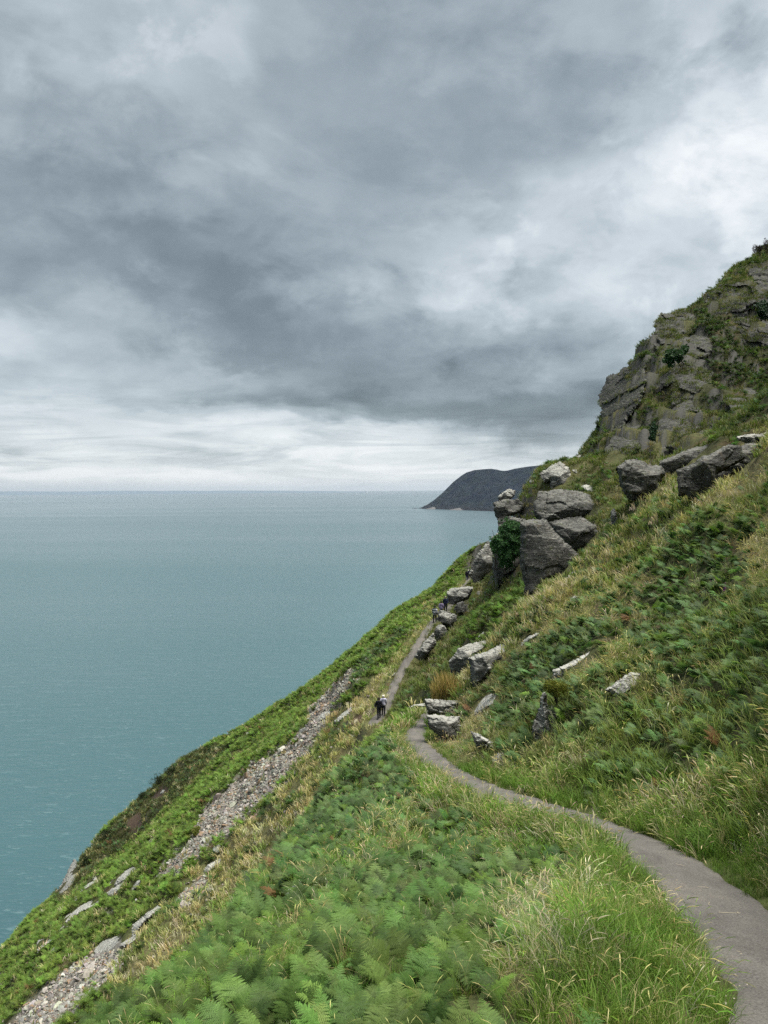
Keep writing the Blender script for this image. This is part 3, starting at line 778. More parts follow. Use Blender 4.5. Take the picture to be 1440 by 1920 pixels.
    # side rings and back
    loop = [i for i in range(len(v2))]
    bo = {}
    for i, o in enumerate(orig):
        for q in o:
            if q < n: bo[q] = i
    ring = [bo[i] for i in range(n) if i in bo]
    V = [front]; F3 = [np.array(tri)]; base = len(v2); c = v2.mean(0); prev = ring; F4 = []
    for kk, (sc_, bk) in enumerate(((.99, .25), (.96, .6), (.86, 1.0))):
        q = c + (v2[ring] - c) * sc_
        P = at(q[:, 0], q[:, 1], dep[ring] + bk * thick * Rm * 2) + rng.normal(size=(len(ring), 3)) * amp * Rm * .5
        P[:, 2] -= low[ring] * sink * Rm + bk * thick * Rm * .2
        V.append(P); cur = list(range(base, base + len(ring))); base += len(ring)
        for i in range(len(ring)):
            j = (i + 1) % len(ring); F4.append((prev[i], prev[j], cur[j], cur[i]))
        prev = cur
    V.append(V[-1].mean(0, keepdims=True)); ctr = base
    F3.append(np.array([(prev[i], prev[(i + 1) % len(prev)], ctr) for i in range(len(prev))]))
    V = np.vstack(V)
    org = V[ring].mean(0)
    me = mesh_np(name, V - org, [np.vstack(F3), np.array(F4)], False)
    bm = bmesh.new(); bm.from_mesh(me); bmesh.ops.recalc_face_normals(bm, faces=bm.faces); bm.to_mesh(me); bm.free()
    o = link(name, me, MAT[mat]); o.location = org
    tag(o, label, cat, group)
    ROCK_Y[label] = Y0
    if mat == 'crag':
        me.update(); pn = np.array([p.normal for p in me.polygons]); pc = np.array([p.center for p in me.polygons]); pa = np.array([p.area for p in me.polygons]); q = (pn[:, 2] > .42)
        if q.any(): LEDGES.append(np.column_stack([pc[q] + org, pa[q]]))
    ROCKS.append((D, Y0, float(dep.max()) + thick * Rm * 2, Rm))
    return o

def build_rocks():
    A = lambda *p: zz(780, 1160, 5.143, *p)
    B = lambda *p: zz(660, 1020, 2.667, *p)
    C = lambda *p: zz(800, 1050, 12.0, *p)
    D = lambda *p: zz(880, 840, 4.8, *p)
    E = lambda *p: zz(1120, 680, 4.5, *p)
    U = lambda *p: zz(1120, 440, 4.5, *p)
    L = lambda *p: zz(0, 1560, 4.0, *p)
    K = lambda *p: zz(360, 1240, 3.6, *p)
    N = lambda *p: zz(80, 1380, 4.0, *p)
    g1 = 'boulders beside the path'; g2 = 'outcrops of the crag'; g3 = 'loose pale stones'; g4 = 'slabs on the spur below the path'
    # boulders by the bend
    rock('lower squat grey boulder of the stacked pair at the path bend', A((105,930),(180,922),(280,938),(420,938),(432,1000),(432,1110),(390,1175),(280,1170),(200,1115),(130,1035)), Y=45.5, thick=1.0, bulge=.42, strata=.05, lam=.35, group=g1, ridge=A((100,945),(432,950)))
    rock('upper undercut grey block under dry grass at the path bend', A((88,766),(200,780),(300,790),(400,783),(432,800),(402,850),(372,932),(280,937),(190,902),(110,912),(95,830)), Y=45.6, thick=1.1, bulge=.35, strata=.07, lam=.3, group=g1, ridge=A((90,790),(250,808),(430,815)))
    rock('long pale slab boulder tilted over a grassy hollow beside the path', A((495,952),(560,860),(640,760),(720,728),(800,730),(838,772),(780,808),(650,885),(560,935)), lay=True, thick=.9, bulge=.4, strata=.03, amp=.04, group=g1, mat='pale')
    rock('low streaked white rock sticking out below the tilted slab', A((525,1085),(600,1108),(680,1158),(740,1180),(758,1285),(700,1255),(590,1245),(560,1170)), Y=38.5, thick=.9, bulge=.4, strata=.09, lam=.3, dip=-30, group=g1, mat='pale')
    rock('tall grey cleft rock under the yellow green bush', A((1195,765),(1235,700),(1262,745),(1244,800),(1290,868),(1372,900),(1374,960),(1345,1060),(1272,1112),(1200,1158),(1130,1112),(1120,1060),(1150,960),(1200,850)), Y=30.0, thick=.8, bulge=.4, strata=.06, dip=40, group=g1, mat='pale')
    rock('large shadowed boulder with white top at the back of the cluster', A((322,405),(420,285),(510,240),(690,208),(664,290),(600,330),(560,370),(540,420),(530,505),(430,525),(325,485)), Y=63, thick=1.0, bulge=.4, ridge=A((322,420),(420,296),(500,330),(600,318),(690,250)), leant=2.6, strata=.03, group=g1)
    rock('big squared boulder with cracked white top edge above the bend', A((498,375),(650,325),(760,270),(890,230),(884,310),(862,335),(852,392),(764,452),(748,522),(650,612),(580,640),(530,592),(520,480)), Y=54, thick=1.0, bulge=.45, ridge=A((498,386),(640,352),(740,345),(884,318)), leant=2.4, strata=.035, group=g1)
    rock('thin white slab lying in fern uphill of the squared boulder', A((962,274),(1000,220),(1100,165),(1220,122),(1290,82),(1255,122),(1130,192),(1025,268),(985,285)), lay=True, thick=.8, bulge=.5, strata=.04, mat='pale', group=g1)
    rock('narrow white ledge running up behind the shadowed boulder', A((508,236),(580,190),(640,130),(700,82),(718,95),(690,132),(620,182),(560,224)), Y=68, thick=.8, bulge=.5, mat='pale', group=g1)
    rock('rounded upright stone at the end of the low wall by the path', A((182,100),(212,62),(250,56),(290,90),(302,132),(255,212),(190,250),(182,180)), Y=84, thick=.8, bulge=.5, strata=.02, group=g1)
    rock('long low rough rock edging the far path like a wall', A((-8,345),(80,220),(178,122),(190,245),(120,335),(50,402),(0,425),(-25,402)), Y=83, thick=.6, bulge=.4, strata=.05, group=g1)
    rock('flat white stone edge left of the stacked boulders', [(766,1325),(782,1320),(798,1317.5),(800,1326),(775,1328.5)], Y=47.5, thick=1.0, bulge=.5, mat='pale', group=g1)
    rock('long lichen white slab pointing uphill among ferns on the right slope', B((998,634),(1100,588),(1200,530),(1246,515),(1264,572),(1230,592),(1150,604),(1080,645),(1040,672),(1008,664)), thick=.8, bulge=.3, lean=.55, mat='pale', strata=.03, group=g1)
    rock('short mottled slab half hidden in fern at the right', B((1268,727),(1320,690),(1400,638),(1442,650),(1425,712),(1360,760),(1320,755)), Y=19.5, thick=.8, bulge=.35, lean=.9, mat='pale', strata=.03, group=g1)
    rock('small bent white stone high on the grassy right slope', B((1073,318),(1100,266),(1112,250),(1138,256),(1130,272),(1107,278),(1086,314)), lay=True, thick=.8, bulge=.5, mat='white', group=g3)
    rock('small grey rock in grass on the uphill edge of the path', [(916,1428),(928,1413),(948,1409),(946,1426),(925,1432)], lay=True, thick=.8, bulge=.6, group=g1)
    # by the walkers
    rock('broad lichen spotted outcrop overhanging the far path', C((450,720),(520,650),(720,612),(950,592),(1045,610),(1022,700),(990,790),(930,862),(820,935),(680,965),(640,1040),(560,1020),(480,950),(448,850)), Y=97, thick=.9, bulge=.35, strata=.05, ridge=C((450,760),(720,640),(1045,640)), group=g1)
    rock('dark wedge of rock tucked beneath the spotted outcrop', C((680,960),(820,935),(900,1020),(904,1150),(820,1215),(690,1225),(590,1205),(600,1120)), Y=94.5, thick=.8, bulge=.35, strata=.08, dip=-45, mat='dark', group=g1)
    rock('rough low boulder at the foot of the spotted outcrop', C((238,1150),(290,1118),(420,1150),(560,1190),(685,1260),(685,1365),(560,1445),(562,1505),(420,1445),(260,1445),(245,1300)), Y=91, thick=.8, bulge=.35, strata=.05, group=g1)
    rock('rounded stone just below the two farthest walkers', C((1045,445),(1130,392),(1190,420),(1214,492),(1120,505),(1058,525)), Y=140, thick=.9, bulge=.5, group=g1)
    rock('small pale upright stone in grass right of the outcrop', C((1148,1235),(1200,1110),(1240,1082),(1262,1130),(1200,1205),(1160,1265)), lay=True, thick=.8, bulge=.5, mat='pale', group=g3)
    rock('dark broken rock in the bank beside the spotted outcrop', C((1090,730),(1170,700),(1290,690),(1290,770),(1220,830),(1160,800)), lay=True, thick=.8, bulge=.5, strata=.08, mat='dark', group=g1)
    # the lower crag
    rock('weathered grey cliff above the farthest walkers', D((5,1125),(75,960),(165,848),(222,960),(236,1085),(132,1140),(60,1190)), fix=True, Y=118, thick=.8, bulge=.3, strata=.04, group=g2, grow=1.07, rag=.06, name='rock_outcrop', cat='rock outcrop')
    rock('sloping rock foot beneath the ivy', D((215,985),(320,1060),(485,940),(490,1085),(350,1158),(250,1228),(218,1130)), fix=True, Y=82, thick=.8, bulge=.25, strata=.04, group=g2, grow=1.07, rag=.06, name='rock_outcrop', cat='rock outcrop')
    rock('rock wall carrying the ivy', D((262,650),(330,625),(495,650),(500,800),(485,980),(390,1050),(300,1080),(250,990),(200,880),(200,810),(268,760)), fix=True, Y=80, thick=.9, bulge=.22, strata=.03, group=g2, grow=1.07, rag=.06, name='rock_outcrop', cat='rock outcrop')
    rock('tall dark slab face dropping to a point left in the crag', D((478,690),(560,668),(700,668),(762,758),(862,860),(984,960),(962,1012),(872,1102),(702,1195),(622,1285),(530,1340),(500,1200),(480,1000),(468,830)), Y=70, thick=.7, bulge=.28, strata=.022, amp=.035, lam=.6, dip=8, group=g2, grow=1.07, rag=.06, name='rock_outcrop', cat='rock outcrop', mat='dark')
    rock('lichen flecked block leaning right of the tall slab face', D((735,672),(1000,618),(1122,688),(1174,782),(1135,852),(1052,902),(972,990),(880,872),(780,762)), Y=72, thick=.8, bulge=.35, strata=.05, dip=-35, group=g2, grow=1.07, rag=.06, name='rock_outcrop', cat='rock outcrop', mat='dark')
    rock('overhanging layered cap block above the tall slab face', D((596,500),(640,400),(830,382),(960,398),(1062,428),(1136,510),(1112,590),(1000,625),(800,645),(680,664),(606,610)), Y=70.5, thick=.8, bulge=.4, strata=.055, dip=12, ridge=D((596,440),(840,415),(960,430),(1136,530)), leant=1.4, group=g2, grow=1.07, rag=.06, name='rock_outcrop', cat='rock outcrop', mat='dark')
    rock('square ledge block at the seaward edge above the ivy', D((224,498),(330,464),(440,468),(488,520),(452,572),(372,604),(290,645),(238,604)), fix=True, Y=86, thick=.9, bulge=.4, strata=.05, dip=5, group=g2, grow=1.07, rag=.06, name='rock_outcrop', cat='rock outcrop', mat='dark')
    rock('heap of pale broken stone on top of the square ledge', D((255,440),(300,400),(355,365),(412,378),(402,440),(335,462),(268,464)), fix=True, Y=88, thick=.9, bulge=.4, strata=.12, mat='pale', group=g3)
    rock('gleaming white stone in grass above the cap block', D((996,336),(1060,322),(1114,350),(1108,392),(1060,388),(1008,354)), lay=True, Y=76, thick=.7, bulge=.5, mat='white', group=g3)
    rock('cracked grey block below the grassy skyline', D((645,232),(740,168),(810,126),(892,180),(904,230),(934,262),(902,305),(820,345),(740,360),(728,292),(678,302)), lean=.7, thick=.7, bulge=.42, strata=.035, group=g2, grow=1.07, rag=.06, name='rock_outcrop', cat='rock outcrop')
    for lab, q in (('small pale stone on the turf left of the cracked block', ((538,305),(555,284),(588,288),(590,308),(560,316))), ('little white stone just above the ledge heap', ((482,366),(505,345),(548,338),(552,362),(510,376))), ('pale stone right of the cracked block', ((925,200),(945,185),(978,205),(972,236),(945,225))), ('flat pale stone on the turf high above the cap block', ((955,76),(985,62),(1022,68),(1015,90),(975,94))), ('round grey stone on the ledge above the ivy', ((482,605),(495,590),(514,600),(510,628),(488,630)))):
        rock(lab, D(*q), lay=True, thick=.8, bulge=.5, mat='pale', group=g3)
    rock('pale upright stone standing right of the leaning block', D((1272,570),(1290,548),(1314,548),(1338,640),(1332,692),(1297,725),(1274,650)), Y=70, thick=.7, bulge=.45, mat='pale', group=g3)
    rock('grey sliver of stone in grass below the leaning block', D((836,1185),(880,1140),(930,1105),(975,1080),(945,1125),(895,1172)), lay=True, thick=.8, bulge=.5, mat='pale', group=g3)
    # bridged slab
    rock('squat dark block left of the bridging slab', E((183,892),(230,850),(330,818),(430,868),(520,880),(548,930),(502,1000),(505,1085),(400,1105),(280,1100),(208,1012)), amp=.10, lean=.35, thick=.8, bulge=.42, strata=.05, group=g2, mat='dark', grow=1.12, rag=.09, name='rock_outcrop', cat='rock outcrop')
    rock('split upright block holding up the bridging slab', E((700,915),(760,878),(870,828),(905,800),(985,768),(1100,700),(1192,720),(1192,812),(1100,862),(1012,922),(962,1085),(880,1078),(760,1060),(708,1058)), Y=55.5, thick=.8, bulge=.32, strata=.05, dip=-60, group=g2, mat='dark', grow=1.12, rag=.09, name='rock_outcrop', cat='rock outcrop')
    rock('long flat slab bridging a gap between blocks', E((528,832),(680,770),(830,710),(960,688),(1060,658),(1132,638),(1132,695),(1000,774),(862,845),(730,895),(562,956),(540,900)), Y=54.6, thick=.6, bulge=.25, strata=.02, amp=.03, ridge=E((528,842),(830,735),(1132,655)), leant=2.5, group=g2, name='rock_outcrop', cat='rock outcrop', mat='dark')
    rock('jointed block at the uphill end of the bridging slab', E((1190,732),(1260,690),(1380,708),(1364,792),(1302,882),(1200,925),(1000,1018),(1012,922),(1100,862),(1194,810)), Y=55.8, thick=.8, bulge=.3, strata=.08, dip=22, group=g2, mat='dark', grow=1.12, rag=.09, name='rock_outcrop', cat='rock outcrop')
    rock('thin broken slabs lying on top of the jointed block', E((1168,622),(1290,603),(1390,598),(1440,580),(1440,640),(1380,705),(1280,690),(1190,655)), Y=57, thick=.8, bulge=.3, strata=.12, mat='pale', group=g2, name='rock_outcrop', cat='rock outcrop')
    # upper crag
    kw = dict(group=g2, name='rock_outcrop', cat='rock outcrop', lay=True, thick=.6, grow=1.30, rag=.16, mat='crag', amp=.09)
    rock('shell shaped outcrop with white lichen in the middle of the crag', E((490,460),(600,380),(720,352),(800,400),(862,460),(842,530),(892,622),(820,662),(780,692),(620,705),(530,685),(488,620),(560,540),(580,500)), Y=86, bulge=.27, strata=0.095, dip=-15, **kw)
    rock('broken rock rib below the overhanging crag nose', E((98,722),(190,580),(280,518),(335,560),(312,640),(335,692),(260,762),(180,812),(98,835)), Y=88, bulge=.27, strata=0.121, **kw)
    rock('overhanging dark nose of the crag against the sky', E((42,290),(60,250),(105,200),(110,165),(200,98),(270,68),(350,50),(350,200),(330,290),(240,420),(180,545),(120,512),(90,470),(58,432),(72,380),(50,345)), Y=97, bulge=.27, strata=0.135, **kw)
    rock('cracked wall of rock right of the crag nose', E((270,70),(430,38),(560,60),(602,150),(480,205),(350,205),(300,140)), Y=96, bulge=.22, strata=0.095, **kw)
    rock('banded rock wall in the middle of the upper crag', E((598,62),(700,0),(880,-12),(832,80),(935,90),(902,190),(800,272),(640,325),(655,200),(580,180)), Y=94, bulge=.27, strata=0.121, dip=-20, **kw)
    rock('layered rock beak on the skyline of the upper crag', U((528,742),(560,700),(620,688),(720,658),(800,720),(740,800),(660,862),(560,905),(520,860),(503,828)), Y=104, bulge=.27, strata=0.135, dip=6, **kw)
    rock('block with pale corner below the skyline beak', U((560,945),(700,900),(860,878),(922,920),(922,972),(850,1052),(700,1122),(600,1165),(575,1050)), Y=98, bulge=.27, strata=0.095, dip=-15, **kw)
    rock('grey block at the top right edge of the crag', U((1278,312),(1380,250),(1470,250),(1470,345),(1330,372)), Y=108, bulge=.27, strata=0.095, far=1.5, **kw)
    rock('tall fissured rock face at the right edge under the top block', U((1280,470),(1330,375),(1470,345),(1470,560),(1350,565),(1300,545)), Y=105, bulge=.27, strata=0.095, far=1.5, **kw)
    rock('mottled rock face low at the right edge of the crag', U((1268,802),(1440,728),(1500,740),(1500,905),(1400,925),(1278,905),(1258,842)), Y=99, bulge=.27, strata=0.081, far=1.5, **kw)
    rock('dark jumbled outcrop below the grassy skyline ridge', U((975,505),(1100,430),(1250,440),(1305,560),(1200,655),(1000,645),(955,570)), Y=106, bulge=.27, strata=0.150, **kw)
    rock('black overhang between the right hand rock faces', U((1128,782),(1210,710),(1284,700),(1272,800),(1235,885),(1150,815)), Y=100, bulge=.27, strata=0.135, **kw)
    rock('narrow dark rock in the gully behind the grass brow', E((1098,242),(1150,224),(1200,270),(1245,330),(1175,435),(1140,370),(1108,300)), Y=80, bulge=.27, strata=0.121, **kw)
    rock('small grey rock right of the narrow gully rock', E((1248,222),(1310,198),(1334,250),(1280,295)), Y=82, bulge=.27, strata=0.121, **kw)
    # spur below the path
    kl = dict(lay=True, thick=.7, bulge=.5, strata=.05, mat='pale', group=g4, sp=1.5)
    for lab, q in (
        ('long blade of rock pointing uphill above the lower scree', ((928,772),(1000,690),(1100,608),(1222,512),(1252,530),(1190,592),(1100,682),(1050,742),(1000,805))),
        ('low grey slab across the top of the lower scree', ((688,895),(770,820),(860,783),(960,788),(1022,742),(1032,792),(962,852),(850,882),(720,922))),
        ('streaked grey slab in the bracken left of the scree', ((776,425),(870,340),(960,280),(1034,248),(1002,302),(930,372),(870,404))),
        ('ragged white rock under the streaked grey slab', ((776,455),(850,420),(934,370),(902,432),(832,492))),
        ('long ragged white ledge in bracken near the cliff edge', ((450,685),(500,620),(600,558),(700,508),(784,488),(700,562),(620,602),(540,652),(480,694))),
        ('white boulder at the lower end of the ragged ledge', ((262,874),(288,810),(330,803),(394,808),(332,852),(280,894))),
        ('grey boulder under a white capstone near the cliff edge', ((597,474),(608,430),(680,368),(722,370),(692,422),(642,452))),
        ('white capstone leaning on a grey boulder near the cliff edge', ((692,342),(740,323),(778,340),(732,372),(700,368))),
        ('small white stone below the grey boulder near the cliff edge', ((527,514),(560,484),(594,481),(562,518))),
        ('pale splinter of rock alone in bright bracken', ((1092,98),(1130,50),(1184,12),(1162,62),(1120,94))),
        ('small grey rock below the long white ledge', ((356,914),(400,858),(434,848),(402,904))),
        ('thin white sliver beside the end of the ragged ledge', ((426,738),(520,678),(504,712),(440,748))),
        ('weathered grey rock in bracken left of the upper scree', ((976,444),(1020,370),(1074,338),(1052,402),(1000,444))),
    ):
        rock(lab, L(*q), **kl)
    for lab, q in (
        ('long white slab in the tan grass beside the upper scree', ((946,414),(1000,360),(1072,308),(1078,332),(1022,392),(980,418))),
        ('dark squared rock at the top of the upper scree', ((826,394),(880,345),(938,328),(928,372),(862,404))),
        ('grey stone on the left edge of the upper scree', ((716,464),(770,440),(804,428),(772,468),(724,490))),
        ('grey boulder in tan grass between scree and bracken', ((60,1426),(110,1370),(204,1318),(182,1372),(112,1432))),
        ('small white stone in grass below the far path', ((1322,104),(1345,74),(1374,66),(1368,88),(1335,108))),
        ('tiny white stone in bracken close to the sea edge', ((352,494),(380,474),(398,474),(376,498))),
    ):
        rock(lab, K(*q), **kl)
    rock('grey sea cliff rocks at the tip of the rough point', N((115,1190),(122,1140),(185,1020),(235,925),(275,960),(264,1040),(212,1122),(150,1200)), Y=118, lay=True, thick=.8, bulge=.4, strata=.12, mat='grey', group=g4, name='rock_outcrop', cat='rock outcrop')
    rock('pale stone by the red soil on the rough point', N((866,444),(900,398),(920,408),(902,432)), **kl)
    rock('thin white stone poking out of the foreground bracken', [(526,1693),(544,1665),(564,1653),(562,1668),(540,1691)], Y=12.4, thick=.7, bulge=.5, mat='white', group=g3)

MAT = {}
# ------------------------------------------------------------------ plants
def leaf_material(name, rough=.55, trans=.35, attr='tint'):
    m, k = mat_new(name)
    a = k.n('ShaderNodeAttribute', attribute_name=attr, attribute_type='INSTANCER' if attr == 'tint' else 'GEOMETRY')
    v = k.n('ShaderNodeAttribute', attribute_name='var').outputs['Fac']
    c = k.mix(1.0, a.outputs[0], k.n('ShaderNodeCombineColor', {0: v, 1: v, 2: v}).outputs[0], 'MULTIPLY')
    p = k.n('ShaderNodeBsdfPrincipled', {'Base Color': c, 'Roughness': rough, 'Specular IOR Level': .12})
    c2 = k.mix(1.0, c, (1.1, 1.2, .7, 1), 'MULTIPLY')
    tr = k.n('ShaderNodeBsdfTranslucent', {0: c2})
    mx = k.n('ShaderNodeMixShader', {0: trans, 1: p.outputs[0], 2: tr.outputs[0]})
    finish(k, mx.outputs[0]); return m

class Geo:
    def __init__(s): s.V = []; s.F3 = []; s.F4 = []; s.v3 = []; s.v4 = []; s.n = 0
    def add(s, P): s.V.append(np.asarray(P, float)); b = s.n; s.n += len(P); return b
    def quad(s, P, var=1.0):
        b = s.add(P); s.F4.append((b, b + 1, b + 2, b + 3)); s.v4.append(var)
    def tri(s, P, var=1.0):
        b = s.add(P); s.F3.append((b, b + 1, b + 2)); s.v3.append(var)
    def strip(s, C, side, w, var=1.0):
        """ribbon along points C with half-width vectors side*w[i]; a zero last width ends in a point"""
        C = np.asarray(C); side = np.asarray(side); w = np.asarray(w)[:, None]
        b = s.add(C - side * w); c = s.add(C + side * w)
        for i in range(len(C) - 1):
            s.F4.append((b + i, c + i, c + i + 1, b + i + 1)); s.v4.append(var)
    def mesh(s, name, var=True):
        V = np.vstack(s.V); fl = []
        if s.F3: fl.append(np.array(s.F3))
        if s.F4: fl.append(np.array(s.F4))
        me = bpy.data.meshes.new(name)
        me.vertices.add(len(V)); me.vertices.foreach_set('co', V.astype(np.float32).ravel())
        nl = sum(f.size for f in fl); me.loops.add(nl); npoly = sum(len(f) for f in fl); me.polygons.add(npoly)
        me.loops.foreach_set('vertex_index', np.concatenate([f.ravel() for f in fl]).astype(np.int32))
        tot = np.concatenate([np.full(len(f), f.shape[1], np.int32) for f in fl])
        me.polygons.foreach_set('loop_start', np.concatenate([[0], np.cumsum(tot)[:-1]]).astype(np.int32)); me.polygons.foreach_set('loop_total', tot)
        a = me.attributes.new('var', 'FLOAT', 'FACE'); a.data.foreach_set('value', np.array(s.v3 + s.v4, np.float32))
        me.update(calc_edges=True); return me

def unit(v): v = np.asarray(v, float); return v / (np.linalg.norm(v) + 1e-9)
def frond(g, rng, az, stipe, blade, tilt0, tilt1, lod, var):
    """one bracken frond: bare stalk, then a triangular twice-divided blade arching over"""
    fx = np.array([math.cos(az), math.sin(az), 0]); lat = np.array([-math.sin(az), math.cos(az), 0]); upz = np.array([0, 0, 1.0])
    n = {0: 14, 1: 14, 2: 7}[lod]
    N = n + 4; p = np.zeros(3); C = [p]; Dr = []
    tot = stipe + blade
    for i in range(N):
        t = i / (N - 1); a = tilt0 + (tilt1 - tilt0) * t ** 1.2
        d = fx * math.sin(a) + upz * math.cos(a); Dr.append(d); p = p + d * tot / N; C.append(p)
    C = np.array(C); Dr.append(Dr[-1]); Dr = np.array(Dr)
    s = np.linspace(0, tot, N + 1)
    if lod < 2:
        g.strip(C, np.tile(lat, (N + 1, 1)), np.linspace(.006, .0015, N + 1), var * .8)
    for i in range(n):
        t = (i + .3) / n; sp = stipe + blade * (1 - (1 - t) ** 1.12)
        P = np.array([np.interp(sp, s, C[:, q]) for q in range(3)]); d = unit([np.interp(sp, s, Dr[:, q]) for q in range(3)])
        nrm = unit(np.cross(d, lat)); nrm = nrm if nrm[2] > 0 else -nrm
        l = blade * .50 * (1 - t) ** .85 * (1 if t > .08 else .92) + .015
        for sg in (-1, 1):
            a = .30 + .35 * t + rng.normal() * .07
            dr = unit(lat * sg * math.cos(a) + d * math.sin(a) + nrm * rng.normal() * .08 - upz * .10)
            wd = unit(np.cross(nrm, dr))
            vv = var * rng.uniform(.85, 1.15)
            if lod == 2:
                w = l * .26
                g.tri([P + wd * w * .6, P - wd * w * .6, P + dr * l - upz * l * .12], vv)
            elif lod == 1:
                w = l * .125; m1 = P + dr * l * .45 - upz * l * .02; m2 = P + dr * l - upz * l * .14
                g.quad([P - wd * w * .5, m1 - wd * w, m2, P], vv); g.quad([P, m2, m1 + wd * w, P + wd * w * .5], vv * .9)
            else:
                m = max(4, int(9 * (1 - t) + 3))
                for j in range(m):
                    u = (j + .5) / m; q = P + dr * l * u - upz * l * .14 * u * u; ll = l * .225 * (1 - u) ** .75 + .004; ww = l / m * .45
                    for s2 in (-1, 1):
                        e = unit(wd * s2 + dr * .45 - upz * .12)
                        b1 = q - dr * ww; b2 = q + dr * ww * .7
                        g.quad([b1, b1 + e * ll * .75, q + e * ll + dr * ww * .3, b2], vv * rng.uniform(.92, 1.08))
def bracken_proto(name, seed, lod, k):
    rng = np.random.default_rng(seed); g = Geo()
    a0 = rng.uniform(0, 6.28)
    for i in range(k):
        az = (rng.normal() * .75 if i else rng.normal() * .3)
        frond(g, rng, az if lod < 2 or i < 2 else rng.uniform(0, 6.28), rng.uniform(.22, .42), rng.uniform(.55, .85), R_(rng.uniform(5, 30)), R_(rng.uniform(72, 108)), lod, rng.uniform(.8, 1.2))
    me = g.mesh(name); me.materials.append(MAT['fern']); return bpy.data.objects.new(name, me)
def grass_proto(name, seed, nb, rad, hmin, hmax, w, bend, seedy=0, head=.09):
    rng = np.random.default_rng(seed); g = Geo()
    for i in range(nb + seedy):
        sd = i >= nb
        a = rng.uniform(0, 6.28); r = rad * rng.uniform() ** .6; b = np.array([math.cos(a) * r, math.sin(a) * r, -.03])
        h = rng.uniform(hmin, hmax) * (1.35 if sd else 1); az = a + rng.normal() * .9; f = np.array([math.cos(az), math.sin(az), 0])
        k = bend * rng.uniform(.4, 1.4) * (.75 if sd else 1)
        ts = np.linspace(0, 1, 4 if not sd else 6)
        C = b + np.outer(ts * h, [0, 0, 1]) * (1 - .35 * k * ts[:, None] ** 2) + np.outer(h * k * ts ** 2.1, f)
        side = np.array([-math.sin(az + rng.normal() * .6), math.cos(az), 0]); side /= np.linalg.norm(side)
        vv = rng.uniform(.7, 1.3)
        if not sd:
            g.strip(C, np.tile(side, (len(C), 1)), w * np.array([.8, 1, .7, .05]), vv)
        else:
            g.strip(C, np.tile(side, (len(C), 1)), np.full(len(C), w * .32), vv * 1.1)
            d = unit(C[-1] - C[-2]); e = unit(d + f * .5 - np.array([0, 0, .35]))
            hl = head * rng.uniform(.8, 1.4); H = np.array([C[-1], C[-1] + d * hl * .35, C[-1] + d * hl * .4 + e * hl * .4, C[-1] + d * hl * .35 + e * hl * .85])
            for q in (side, unit(np.cross(side, d))):
                g.strip(H, np.tile(q, (4, 1)), w * np.array([.4, 1.2, 1.05, .1]), vv * 1.5)
    me = g.mesh(name); me.materials.append(MAT['grass']); return bpy.data.objects.new(name, me)
def stone_proto(name, seed):
    rng = np.random.default_rng(seed)
    bm = bmesh.new(); bmesh.ops.create_icosphere(bm, subdivisions=1, radius=1)
    for v in bm.verts: v.co = Vector(v.co) * rng.uniform(.65, 1.25); v.co.x *= 1.35; v.co.z *= .5
    bmesh.ops.convex_hull(bm, input=bm.verts)
    me = bpy.data.meshes.new(name); bm.to_mesh(me); bm.free(); me.materials.append(MAT['stone']); return bpy.data.objects.new(name, me)

def instancer(name, protos, P, rot, scl, idx, tint, label, cat=None):
    """points carrying rotation, size, kind and leaf colour, turned into plants by geometry nodes"""
    c = bpy.data.collections.new(name + '_kinds')
    for i, o in enumerate(protos): o.name = '%s_kind_%02d' % (name, i); c.objects.link(o)
    me = bpy.data.meshes.new(name); me.vertices.add(len(P)); me.vertices.foreach_set('co', np.asarray(P, np.float32).ravel())
    def A(n, t, key, v): a = me.attributes.new(n, t, 'POINT'); a.data.foreach_set(key, np.ascontiguousarray(v).ravel())
    A('rot', 'FLOAT_VECTOR', 'vector', np.asarray(rot, np.float32)); A('scl', 'FLOAT', 'value', np.asarray(scl, np.float32))
    A('idx', 'INT', 'value', np.asarray(idx, np.int32)); A('tint', 'FLOAT_COLOR', 'color', np.column_stack([tint, np.ones(len(tint))]).astype(np.float32))
    o = link(name, me)
    ng = bpy.data.node_groups.new(name + '_scatter', 'GeometryNodeTree')
    ng.interface.new_socket('Geometry', in_out='INPUT', socket_type='NodeSocketGeometry'); ng.interface.new_socket('Geometry', in_out='OUTPUT', socket_type='NodeSocketGeometry')
    N = ng.nodes; gi = N.new('NodeGroupInput'); go = N.new('NodeGroupOutput'); ip = N.new('GeometryNodeInstanceOnPoints'); ci = N.new('GeometryNodeCollectionInfo')
    ci.inputs['Collection'].default_value = c; ci.inputs['Separate Children'].default_value = True; ci.inputs['Reset Children'].default_value = True
    def na(n, t): q = N.new('GeometryNodeInputNamedAttribute'); q.data_type = t; q.inputs[0].default_value = n; return q.outputs[0]
    e2r = N.new('FunctionNodeEulerToRotation')
    ng.links.new(na('rot', 'FLOAT_VECTOR'), e2r.inputs[0]); ng.links.new(e2r.outputs[0], ip.inputs['Rotation'])
    ng.links.new(na('scl', 'FLOAT'), ip.inputs['Scale']); ng.links.new(na('idx', 'INT'), ip.inputs['Instance Index'])
    ip.inputs['Pick Instance'].default_value = True
    ng.links.new(gi.outputs[0], ip.inputs['Points']); ng.links.new(ci.outputs[0], ip.inputs['Instance']); ng.links.new(ip.outputs[0], go.inputs[0])
    md = o.modifiers.new('scatter', 'NODES'); md.node_group = ng
    tag(o, label, cat, None, 'stuff'); return o

